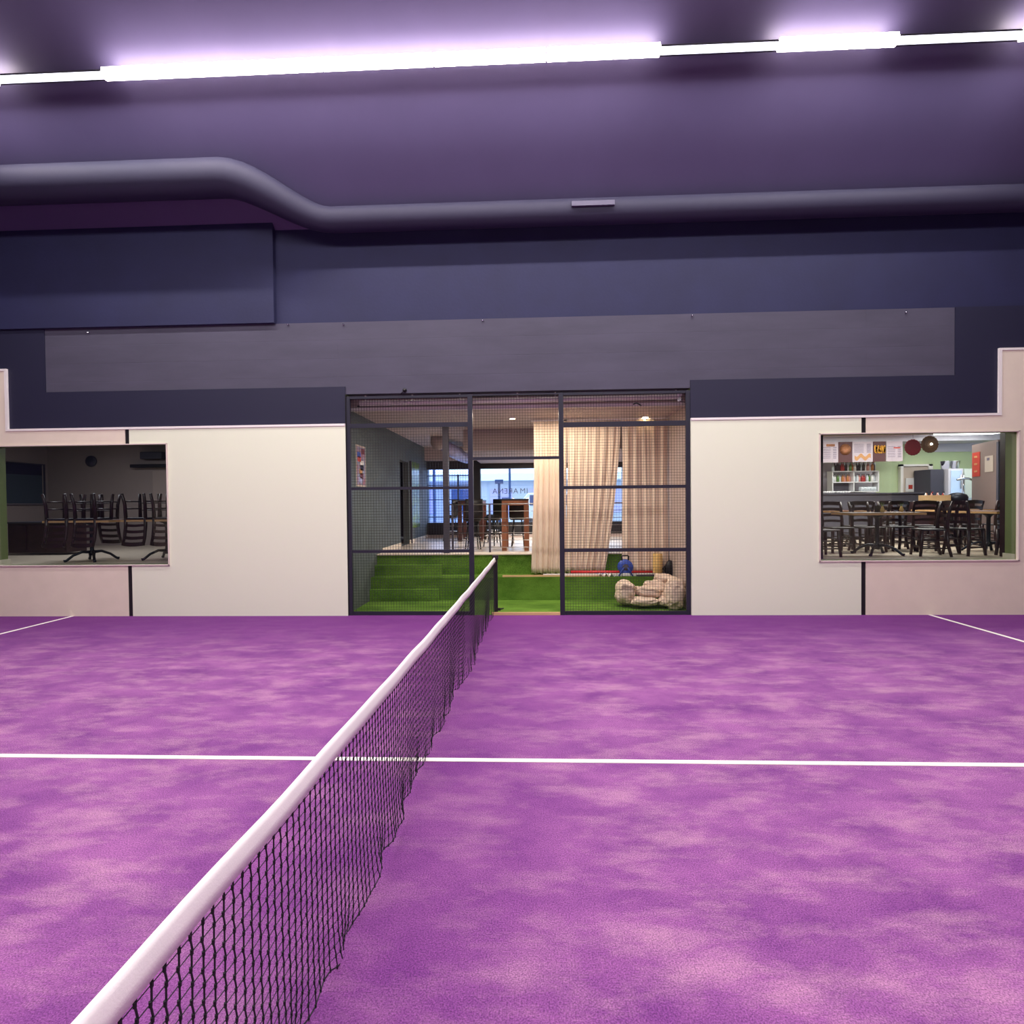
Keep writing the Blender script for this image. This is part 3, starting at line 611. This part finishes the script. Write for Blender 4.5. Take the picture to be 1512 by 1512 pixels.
# shelves with bottles
ys = 5.6
sh = thing('bar_shelf', 'white bar shelving full of bottles on the back wall', 'shelf', (P(1258, 720, ys).x, ys, 2.0))
zsh = [P(1258, 695.5, ys-.1).z, P(1258, 711.5, ys-.1).z, P(1258, 725.5, ys-.1).z]
xl, xm, xr = P(1225, 700, ys).x, P(1256, 700, ys).x, P(1292, 700, ys).x
for z in zsh: B(xl, xr, ys-.15, ys+.1, z-.02, z).build('shelf_board', 'whiteplastic', sh)
for x in (xl, xm, xr): B(x-.012, x+.012, ys-.15, ys+.1, zsh[2]-.02, zsh[0]).build('upright', 'whiteplastic', sh)
B(xl+.02, xm-.02, ys+.05, ys+.1, zsh[2], zsh[1]-.02).build('back_panel', 'darkgrey', sh)
B(xl, xr, ys+.1, 5.96, zsh[2]-.02, zsh[2]+.02).build('bracket', 'darkgrey', sh)
cols = {'dark': (38, 26, 34), 'red': (170, 44, 44), 'clear': (214, 220, 226), 'amber': (190, 120, 60), 'green': (90, 130, 60), 'pink': (214, 150, 140), 'white': (236, 232, 230)}
for k, c in cols.items(): mat('bottle_'+k, c, .15)
protos = {}
def bottle(cn, h, r, x, y, z, lb, grp):
    key = (cn, round(h, 2), round(r, 3))
    if key not in protos:
        o = thing('bottle', lb, 'bottle', (x, y, z), grp)
        MB().lathe([(0, 0), (r, 0), (r, h*.58), (r*.8, h*.66), (r*.32, h*.78), (r*.32, h*.93), (0, h*.93)], (0, 0, 0), 10).build('glass_body', 'bottle_'+cn, o, local=True)
        MB().lathe([(0, h*.9), (r*.4, h*.9), (r*.4, h), (0, h)], (0, 0, 0), 8).build('cap', 'black' if cn != 'dark' else 'red', o, local=True)
        protos[key] = o
    else: dup(protos[key], (x, y, z), (0, 0, 0), lb, grp)
rn = random.Random(5)
top = ['clear', 'dark', 'dark', 'dark', 'red', 'red', 'dark', 'white', 'green', 'amber', 'white', 'dark', 'dark', 'clear', 'dark', 'white', 'pink', 'clear', 'amber', 'dark']
mid = ['clear', 'white', 'green', 'clear', 'amber', 'pink', 'amber', 'pink', 'white', 'clear', 'clear', 'pink', 'red', 'red', 'clear', 'green', 'white', 'clear']
pos = {0: 'upper', 1: 'middle'}
for row, lst in ((0, top), (1, mid)):
    for i, cn in enumerate(lst):
        x = xl+.05+(xr-xl-.1)*i/(len(lst)-1)
        bottle(cn, .24 if row == 0 else .2, .032, x, ys-.06+.03*(i % 2), zsh[row], '%s bottle standing on the %s bar shelf' % (cn if cn != 'clear' else 'clear glass', pos[row]), 'bottles on the %s bar shelf' % pos[row])
gl = solo('drinking_glass', MB().lathe([(0, 0), (.03, 0), (.034, .11), (.03, .11), (.027, .008), (0, .008)], (0, 0, 0), 10), 'bottle_clear', 'clear glass in the rows on the lowest bar shelf', 'glass', 'glasses on the lowest bar shelf')
for i in range(16):
    x = xm+.22+(xr-xm-.28)*(i % 8)/7; L = (x, ys-.1+.07*(i//8), zsh[2])
    if i == 0: gl.location = L
    else: dup(gl, L)
a = P(1214, 725, 5.3).x; m = MB()
# bar counter
yb_ = 4.9; zb_ = P(1300, 727.5, yb_).z; xc0, xc1 = P(1205, 730, yb_).x-.6, P(1366, 730, yb_).x
o = thing('bar_counter', 'long dark grey bar counter in front of the bottle shelves', 'counter', ((xc0+xc1)/2, yb_+.2, FZ))
B(xc0, xc1, yb_, yb_+.35, zb_-.04, zb_).build('worktop', 'darkgrey', o, bevel=.006); B(xc0+.02, xc1-.02, yb_+.05, yb_+.3, FZ, zb_-.04).build('front_panel', mat('barfront', (84, 82, 94), .5), o)
for px0, px1, lb in ((1214, 1231, 'small white cup in the row at the left end of the bar'), (1233, 1254, 'small white cup in the row right of the left cups on the bar')):
    a, b = P(px0, 726, yb_+.15).x, P(px1, 726, yb_+.15).x
    for i in range(5): solo('cup', MB().lathe([(0, 0), (.025, 0), (.04, .05), (.035, .05), (0, .01)], (a+(b-a)*(i+.5)/5, yb_+.12, zb_), 10), 'whiteplastic', lb, 'cup', 'white crockery on the bar')
# door in the back wall
r = rect(1327, 686, 1374, 760, 5.98); r = (r[0], r[1], 5.9, 6.0, FZ, r[5])
o = bpy.data.objects.new('door_1', None); C.objects.link(o); o.location = ((r[0]+r[1])/2, 5.95, FZ); o['kind'] = 'structure'
MB().box(r[0], r[0]+.07, 5.9, 6, FZ, r[5]).box(r[1]-.1, r[1], 5.9, 6, FZ, r[5]).box(r[0], r[1], 5.9, 6, r[5]-.05, r[5]).build('door_frame', 'whitetrim', o)
B(r[0]+.07, r[1]-.1, 5.94, 5.98, FZ, r[5]-.05).build('door_leaf', 'paper', o)
s_ = rect(1337, 706, 1349, 726, 5.93); B(*s_).build('notice', 'whiteplastic', o); B(*sub(s_, .3, .5, .8, .8)).build('notice_print', 'poster_red', o)
# fridge, steel machine, buckets
r = rect(1374, 693, 1400, 760, 5.3); solo('tall_fridge', B(r[0], P(1400, 700, 5.2).x-.03, 5.3, 5.9, FZ, r[5]), 'darkgrey', 'dark grey tall fridge beside the cafe door', 'fridge', bevel=.01)
r = rect(1400.5, 692, 1422, 760, 5.2); o = thing('steel_cabinet', 'bright stainless steel cabinet right of the dark fridge', 'cabinet', ((r[0]+r[1])/2, 5.4, FZ))
B(r[0], r[1], 5.2, 5.85, FZ, r[5]).build('body', 'lilac', o, bevel=.01); B(r[0]+.05, r[1]-.05, 5.18, 5.2, FZ+.2, r[5]-.05).build('door', mat('steeldoor', (206, 222, 244), .25, metal=.3), o); MB().rod((r[1]-.08, 5.16, r[5]-.5), (r[1]-.08, 5.16, r[5]-.15), .012, 8).build('handle', 'chrome', o)
for px, lb in ((1398, 'left one of two steel buckets on top of the fridge and cabinet'), (1412, 'right one of two steel buckets on top of the steel cabinet')):
    q = P(px, 692, 5.45); solo('steel_bucket', MB().lathe([(0, 0), (.08, 0), (.115, .2), (.12, .205), (.105, .2), (.07, .01), (0, .01)], (q.x, 5.5, r[5]+.001), 16), 'chrome', lb, 'bucket', 'steel buckets')
r = rect(1424, 692, 1436, 760, 5.3); solo('drinks_fridge', MB().box(r[0], r[1], 5.3, 5.8, FZ, r[5]-.0), mat('coolglow', (226, 236, 226), .3), 'pale narrow drinks fridge right of the steel cabinet', 'fridge')
q = P(1423, 708, 4.9); o = thing('beer_tap', 'chrome beer tap with a curved head over the bar end', 'tap', (q.x, 4.9, q.z-.35))
MB().rod((q.x, 4.9, q.z-.45), (q.x, 4.9, q.z+.1), .02, 10).build('column', 'chrome', o); MB().tube([(q.x-.17, 4.88, q.z-.01), (q.x-.08, 4.88, q.z+.02), (q.x+.1, 4.88, q.z+.02), (q.x+.17, 4.88, q.z-.01)], .028, 8).build('head', 'chrome', o)
solo('bar_end_counter', B(P(1404, 740, 4.8).x, P(1445, 740, 4.8).x, 4.75, 5.1, FZ, q.z-.45), mat('paleblue', (184, 196, 216), .4), 'pale blue service counter under the beer tap', 'counter')
# wicker discs
for (px, py, rr, mt, lb) in ((1348, 660.5, .19, 'wicker_red', 'round dark red woven disc hanging in the cafe'), (1373, 656, .20, 'wicker_brown', 'round brown woven disc hanging right of the red one')):
    Y = 4.4; q = P(px, py, Y); o = thing('woven_disc', lb, 'decoration', (q.x, Y, q.z-rr), 'woven discs hanging in the cafe')
    dm = MB()
    for sgn in (-1, 1):
        dm.grid(lambda u, v: (q.x+rr*v*(1+.03*math.cos(36*PI*u))*math.cos(2*PI*u), Y+sgn*(.012-.008*v)+.006*math.sin(v*40)*(sgn < 0), q.z+rr*v*(1+.03*math.cos(36*PI*u))*math.sin(2*PI*u)), 108, 22)
    dm.build('disc', mt, o)
    MB().rod((q.x, Y, q.z+rr-.01), (q.x, Y, 3.4), .003).build('cord', 'black', o)
    if mt == 'wicker_brown': MB().lathe([(0, 0), (.022, 0), (.026, .03), (0, .05)], (q.x, Y-.05, q.z-.02), 10).build('glint', 'lamp_cool', o)  # glowing spot standing in for a glint on the disc
# partition with posters
A = P(1435, 700, 4.4); Bq = P(1473, 700, 3.2)
zt = P(1435, 655, 4.4).z
def slab(A, Bq, z0, z1, th=.05, off=0):
    d = (Bq-A); d.z = 0; d.normalize(); n = Vector((-d.y, d.x, 0)); n = n if n.dot(Vector((A.x-CX, A.y-CY, 0))) > 0 else -n
    a = A-n*off; b = Bq-n*off
    vs = [(a.x, a.y, z0), (b.x, b.y, z0), (b.x+n.x*th, b.y+n.y*th, z0), (a.x+n.x*th, a.y+n.y*th, z0)]; vs += [(x, y, z1) for x, y, z in vs]
    return MB().add(vs, [(0, 3, 2, 1), (4, 5, 6, 7), (0, 1, 5, 4), (1, 2, 6, 5), (2, 3, 7, 6), (3, 0, 4, 7)])
zt2 = P(1473, 649, 3.2).z; zz = min(zt, zt2)
solo('partition_screen', slab(A, Bq, FZ, zz), 'taupe', 'tall taupe partition screen on the right of the cafe', 'screen')
def onp(px, py):   # point on the partition
    d = ray(px, py); o_ = Vector((CX, CY, CZ)); e = Bq-A; e.z = 0; n = Vector((-e.y, e.x, 0)); t = (A-o_).dot(n)/d.dot(n); return o_+d*t
for nm, mt, a, b, lb in (('red_poster', 'poster_red', (1436.5, 669), (1447.5, 703), 'red poster pinned on the taupe partition screen'), ('paper_notice', 'paper', (1455, 674), (1467, 696), 'pale paper notice pinned on the taupe partition screen')):
    u, v = onp(*a), onp(*b); pu = Vector((u.x, u.y, 0)); pv = Vector((v.x, v.y, 0))
    o = thing(nm, lb, 'poster', (u.x, u.y, v.z)); slab(pu, pv, v.z, u.z, .008, .012).build('sheet', mt, o)
    if mt == 'poster_red':
        for k in range(3): slab(pu.lerp(pv, .3), pu.lerp(pv, .7), u.z-(u.z-v.z)*(.15+.3*k)-.04, u.z-(u.z-v.z)*(.15+.3*k), .004, .018).build('mark', 'salmon', o)
    else: slab(pu.lerp(pv, .3), pu.lerp(pv, .6), u.z-.1, u.z-.04, .004, .018).build('mark', 'ink', o)
a, b = P(1474, 700, 2.6), P(1480, 700, 2.6); solo('side_screen', B(a.x, b.x+.3, 2.6, 2.65, FZ, P(1476, 652, 2.6).z), 'darkgrey', 'dark grey screen right of the taupe partition', 'screen')
a, b = P(1480, 740, .5), P(1487.5, 740, .5); solo('dark_post', B(a.x, b.x, .45, .55, FZ, 3.4), 'chairwood', 'tall dark post just inside the right side of the cafe window', 'post')
a, b = P(1207, 740, .35), P(1213, 740, .35); solo('dark_post', B(a.x-.1, b.x, .3, .4, FZ, 3.4), 'black', 'tall black post just inside the left side of the cafe window', 'post')
# ladder-back chair
ch = thing('dining_chair', 'x', 'chair', (0, 0, 0))
MB().box(-.2, .2, -.19, .2, .43, .46).build('seat', 'chairseat', ch, local=True, bevel=.01)
for sx in (-1, 1):
    MB().tube([(sx*.18, .18, .44), (sx*.185, .185, .2), (sx*.2, .205, 0)], [.03, .027, .023], 8).build('leg', 'chairwood', ch, local=True)
    MB().tube([(sx*.18, -.18, .44), (sx*.185, -.19, .2), (sx*.2, -.235, 0)], [.03, .027, .023], 8).build('leg', 'chairwood', ch, local=True)
bk = MB()
for sx in (-1, 1): bk.tube([(sx*.18, -.18, .42), (sx*.182, -.185, .6), (sx*.185, -.215, .78), (sx*.19, -.26, .92)], [.03, .028, .026, .021], 8)
for z, h, yy in ((.56, .045, -.185), (.67, .05, -.197), (.78, .055, -.22), (.89, .07, -.245)):
    bk.grid(lambda u, v: (-.18+.36*u, yy-.03*math.sin(PI*u), z-h/2+h*v+.012*math.sin(PI*u)), 8, 1)
    bk.grid(lambda u, v: (-.18+.36*u, yy-.018-.03*math.sin(PI*u), z-h/2+h*v+.012*math.sin(PI*u)), 8, 1)
bk.build('backrest', 'chairwood', ch, local=True)
m = MB()
for z in (.14, .27): 
    for sx in (-1, 1): m.rod((sx*.186, -.2, z), (sx*.186, .19, z), .013, 6)
    m.rod((-.185, .188, z+.03), (.185, .188, z+.03), .01, 6)
m.build('stretcher', 'chairwood', ch, local=True)
# pedestal table
tb = thing('pedestal_table', 'x', 'table', (0, 0, 0))
MB().box(-.6, .6, -.35, .35, .70, .735).build('tabletop', 'tableedge', tb, local=True, bevel=.004)
MB().box(-.594, .594, -.344, .344, .733, .742).build('table_surface', 'wooddark', tb, local=True)
MB().lathe([(0, .1), (.05, .1), (.055, .16), (.032, .2), (.032, .62), (.06, .66), (.14, .7), (0, .7)], n=12).build('column', 'iron', tb, local=True)
for a in range(4):
    t = PI/4+a*PI/2; c, s = math.cos(t), math.sin(t)
    MB().tube([(c*.02, s*.02, .16), (c*.14, s*.14, .17), (c*.27, s*.27, .11), (c*.36, s*.36, .03), (c*.40, s*.40, .018)], [.03, .024, .022, .022, .028], 7).build('foot', 'iron', tb, local=True)
place(tb, USED, (6.75, .95, FZ), (0, 0, 0), 'long pedestal table with a yellow edge right behind the cafe window', 'pedestal tables')
t2 = P(1478, 770, 1.2)
dup(tb, (8.95, 1.35, FZ), (0, 0, PI/2), 'pedestal table farthest right behind the cafe window')
dup(tb, (7.4, 2.9, FZ), (0, 0, 0), 'pedestal table farther back in the middle of the cafe')
dup(tb, (9.6, 3.1, FZ), (0, 0, 0), 'pedestal table in front of the bar counter on the right')
def chair(px, py, rz, lb, z=FZ):
    q = PZ(px, py, z); return place(ch, USED, (q.x, q.y, z), (0, 0, rz), lb, 'dark wooden cafe chairs')
G = 'dark wooden cafe chairs'
for x, y, rz, lb in [(5.72, .78, -PI/2+.1, 'dark ladder-back chair at the left end of the nearest cafe table'), (5.75, 1.75, -PI/2-.4, 'dark ladder-back chair behind the left end chair, by the black post'),
    (6.4, 1.55, PI, 'dark chair behind the nearest cafe table, left one'), (6.98, 1.6, PI+.15, 'dark chair behind the nearest cafe table, right one'),
    (7.6, 1.75, PI, 'dark chair behind the right end of the nearest cafe table'), (7.5, .75, PI/2-.25, 'dark chair at the right end of the nearest cafe table'),
    (8.05, 1.35, .2, 'dark ladder-back chair right of the table, its back to the window'), (8.15, .85, -1.2, 'dark ladder-back chair next to the green window side'),
    (8.35, 2.2, -.3, 'dark chair in the middle right, behind the nearer chairs'), (8.85, .62, .25, 'dark chair partly hidden by the dark post on the right'),
    (7.1, 2.18, 0, 'dark chair on the near side of the middle table'), (7.75, 2.2, .1, 'dark chair right of the other on the near side of the middle table'), (9.3, 2.4, 0, 'dark chair on the near side of the rear right table'), (9.95, 2.35, -.1, 'dark chair at the right corner of the rear right table'), (8.6, 3.3, -PI/2, 'dark chair at the left end of the rear right table')]:
    place(ch, USED, (x, y, FZ), (0, 0, rz), lb, G)
# table things
def vase(px, Y, lb, h=.14):
    q = P(px, 752, Y); z = FZ+.742; o = thing('bud_vase', lb, 'vase', (q.x, Y, z), 'small vases on the cafe tables')
    MB().lathe([(0, 0), (.03, 0), (.034, .04), (.02, .08), (.014, .1), (0, .1)], (q.x, Y, z), 12).build('vase_body', 'foam', o)
    m = MB()
    for k in range(5): a = k*1.3; m.rod((q.x, Y, z+.09), (q.x+.03*math.cos(a), Y+.03*math.sin(a), z+.09+h*.6), .006, 4, .002)
    m.build('sprig', 'leafgreen', o)
vase(1303, .95, 'small yellow vase with a sprig in the middle of the nearest cafe table'); vase(1331, 1.1, 'small vase on the right half of the nearest cafe table', .1)
q = P(1297, 752, 1.0); solo('napkin_holder', B(q.x-.03, q.x+.03, 1.0, 1.06, FZ+.742, FZ+.86), 'black', 'black napkin holder beside the yellow vase', 'holder')
# condiment box on a dark cabinet
Y = 2.6; a, b = P(1366, 741, Y), P(1404, 731, Y)
Y = 4.1; a, b = P(1366, 741, Y), P(1404, 731, Y); zc = a.z
solo('service_cabinet', B(a.x-.15, b.x+.5, Y-.05, Y+.4, FZ, zc), 'chairwood', 'dark wooden service cabinet carrying the condiment box', 'cabinet', bevel=.01)
o = thing('condiment_box', 'pale wooden box filled with condiment bottles', 'box', ((a.x+b.x)/2, Y+.1, zc))
B(a.x, b.x, Y, Y+.02, zc, b.z).build('front_board', 'palewood', o); B(a.x, b.x, Y+.2, Y+.22, zc, b.z).build('rear_board', 'palewood', o)
for x in (a.x, b.x-.02): B(x, x+.02, Y+.02, Y+.2, zc, b.z).build('side_board', 'palewood', o)
B(a.x+.02, b.x-.02, Y+.02, Y+.2, zc, zc+.01).build('bottom_board', 'palewood', o)
for i, cn in enumerate(['white', 'amber', 'pink', 'dark', 'pink', 'white', 'red', 'clear']):
    bottle(cn, .22, .03, a.x+.06+(b.x-a.x-.12)*i/7, Y+.07+.06*(i % 2), zc+.01, '%s condiment bottle in the pale wooden box' % cn, 'bottles in the wooden box')
q = P(1419, 745, 4.0); solo('cooking_pot', MB().lathe([(0, 0), (.19, 0), (.2, .1), (.17, .16), (.08, .2), (.0, .21)], (b.x+.26, Y+.15, zc), 20), 'iron', 'black domed pot right of the condiment box', 'pot')
q = P(1312, 642, 3.0)
# cafe lights
for (px, Y, w, lb) in ((1310, 3.2, .1, 'small round ceiling lamp in the cafe above the chips picture'), (1448, 3.4, .1, 'small ceiling lamp in the cafe above the taupe partition')):
    x = P(px, 646, Y).x; o = thing('ceiling_lamp', lb, 'light', (x, Y, 3.36)); MB().lathe([(0, 0), (w*.8, 0), (w, .03), (w, .045), (0, .045)], (x, Y, 3.355), 16).build('lens', 'lamp_cool', o)
o = thing('light_panel', 'bright rectangular ceiling light panel at the right of the cafe', 'light', (11.5, 4.6, 3.36))
B(P(1392, 648, 4.6).x, P(1480, 642, 4.6).x, 4.0, 4.9, 3.36, 3.399).build('panel', 'lamp_cool', o)
# ------------------------------------------------------------------ dark room behind the left window
struct('floor_dark_room', B(-13, -2.6, .2, 4.6, .6, FZ), 'cafefloor')
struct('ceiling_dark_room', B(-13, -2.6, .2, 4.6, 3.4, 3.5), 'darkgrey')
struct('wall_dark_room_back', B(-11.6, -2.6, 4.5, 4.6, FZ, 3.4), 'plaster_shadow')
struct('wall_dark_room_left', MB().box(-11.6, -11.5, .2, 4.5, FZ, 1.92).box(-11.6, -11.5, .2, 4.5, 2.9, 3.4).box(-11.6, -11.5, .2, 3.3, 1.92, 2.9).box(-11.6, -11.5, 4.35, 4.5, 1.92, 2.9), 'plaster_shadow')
w = bpy.data.objects.new('window_4', None); C.objects.link(w); w.location = (-11.5, 3.9, 1.92); w['kind'] = 'structure'
ya, yb = PX(17, 710, -11.5).y, PX(98, 710, -11.5).y
y0_, y1_ = 3.28, 4.37
MB().box(-11.52, -11.46, y0_-.02, y0_, 1.9, 2.9).box(-11.52, -11.46, y1_, y1_+.02, 1.9, 2.9).box(-11.52, -11.46, y0_, y1_, 1.88, 1.9).box(-11.52, -11.46, y0_, y1_, 2.88, 2.9).build('window_frame', 'darkgrey', w)
B(-11.52, -11.51, y0_, y1_, 1.9, 2.62).build('pane', mat('dimglass', (64, 78, 90), .3), w); B(-11.52, -11.51, y0_, y1_, 2.62, 2.88).build('blind', 'navyboard', w)
x0_ = P(12, 790, 1.9).x; x1_ = P(98, 790, 1.9).x
o = thing('low_cabinet', 'dark low cabinet standing left in the unlit room', 'cabinet', ((x0_+x1_)/2, 2.1, FZ))
B(x0_, x1_, 1.9, 2.4, FZ+.05, 1.5).build('carcass', 'chairwood', o); B(x0_-.02, x1_+.02, 1.88, 2.42, 1.5, 1.53).build('worktop', 'darkgrey', o)
for k in range(3): B(x0_+.03+(x1_-x0_)*k/3, x0_-.03+(x1_-x0_)*(k+1)/3, 1.885, 1.9, FZ+.1, 1.46).build('door', 'chairwood', o)
tt = []
L1 = 'pedestal table in the unlit room, upturned chairs on it'
q = P(136, 769, .6)
dup(tb, (-7.22, .72, FZ), (0, 0, 0), 'left pedestal table in the unlit room, yellow edge showing'); dup(tb, (-5.98, .95, FZ), (0, 0, 0), 'right pedestal table in the unlit room, mostly behind upturned chairs')
zt = FZ+.742+.462
for x, y, rz, lb in [(-7.55, .55, PI, 'leftmost upturned chair on the left table of the unlit room'), (-7.05, .57, PI, 'second upturned chair on the left table of the unlit room'), (-7.3, 1.03, 0, 'rear upturned chair on the left table of the unlit room'),
      (-6.32, .80, PI, 'left upturned chair on the right table of the unlit room'), (-5.8, .80, PI, 'right upturned chair on the right table of the unlit room'), (-6.0, 1.25, 0, 'rear upturned chair on the right table of the unlit room')]:
    dup(ch, (x, y, zt), (PI, 0, rz), lb, 'upturned chairs on the tables')
a, b = P(213, 668, 4.45), P(245, 678, 4.45); solo('air_conditioner', B(a.x, b.x, 4.28, 4.502, b.z, a.z), 'darkgrey', 'long air conditioner high on the back wall of the unlit room', 'air conditioner', bevel=.02)
a, b = P(196, 686, 4.4), P(250, 690, 4.4); solo('wall_shelf', B(a.x, b.x+.2, 4.3, 4.5, b.z, a.z), 'black', 'dark wall shelf below the air conditioner in the unlit room', 'shelf')
q = P(133, 681, 4.45); solo('wall_clock', MB().lathe([(0, 0), (.13, 0), (.14, .02), (.14, .05), (0, .05)], (q.x, 4.45, q.z), 20, 'y'), 'darkgrey', 'round dark clock on the back wall of the unlit room', 'clock')
# ------------------------------------------------------------------ light
def area(name, loc, rot, sx, sy, w, col=(1, 1, 1)):
    l = bpy.data.lights.new(name, 'AREA'); l.shape = 'RECTANGLE'; l.size = sx; l.size_y = sy; l.energy = w; l.color = col
    o = bpy.data.objects.new(name, l); C.objects.link(o); o.location = loc; o.rotation_euler = rot; return o
area('row_light_near', (0, -4.9, 7.52), (0, 0, 0), 15, .1, 400, (1, .96, .94))
area('row_fill_rear', (0, -8.6, 8.15), (0, 0, 0), 15, .1, 330, (1, .96, .94))  # fill for the added third row
area('row_light_far', (0, YL, 7.55), (0, 0, 0), 15, .06, 260, (1, .96, .94))
area('cafe_light', (8, 2.6, 3.38), (0, 0, 0), 3, .3, 190, (1, .93, .86))
area('cafe_bar_light', (9.4, 4.5, 3.37), (0, 0, 0), 3, .2, 42, (1, .95, .9))
area('dark_room_fill', (-8, 1.8, 3.38), (0, 0, 0), 2, .6, 60, (.95, .92, 1))  # added fill to brighten the unlit room, which has no lamp on
area('lobby_light', (.5, .95, 3.40), (0, 0, 0), 3, .1, 75, (1, .86, .68))
area('lobby_light_rear', (1, 5.2, 2.94), (0, 0, 0), 2, .3, 110, (1, .9, .8))
w = bpy.data.worlds.new('world'); bpy.context.scene.world = w; w.use_nodes = True
bg = w.node_tree.nodes['Background']; bg.inputs[0].default_value = lin((196, 216, 250)); bg.inputs[1].default_value = 5
vs = bpy.context.scene.view_settings; vs.view_transform = 'Standard'; vs.look = 'None'; vs.exposure = .08; vs.gamma = 1; vs.use_curve_mapping = False
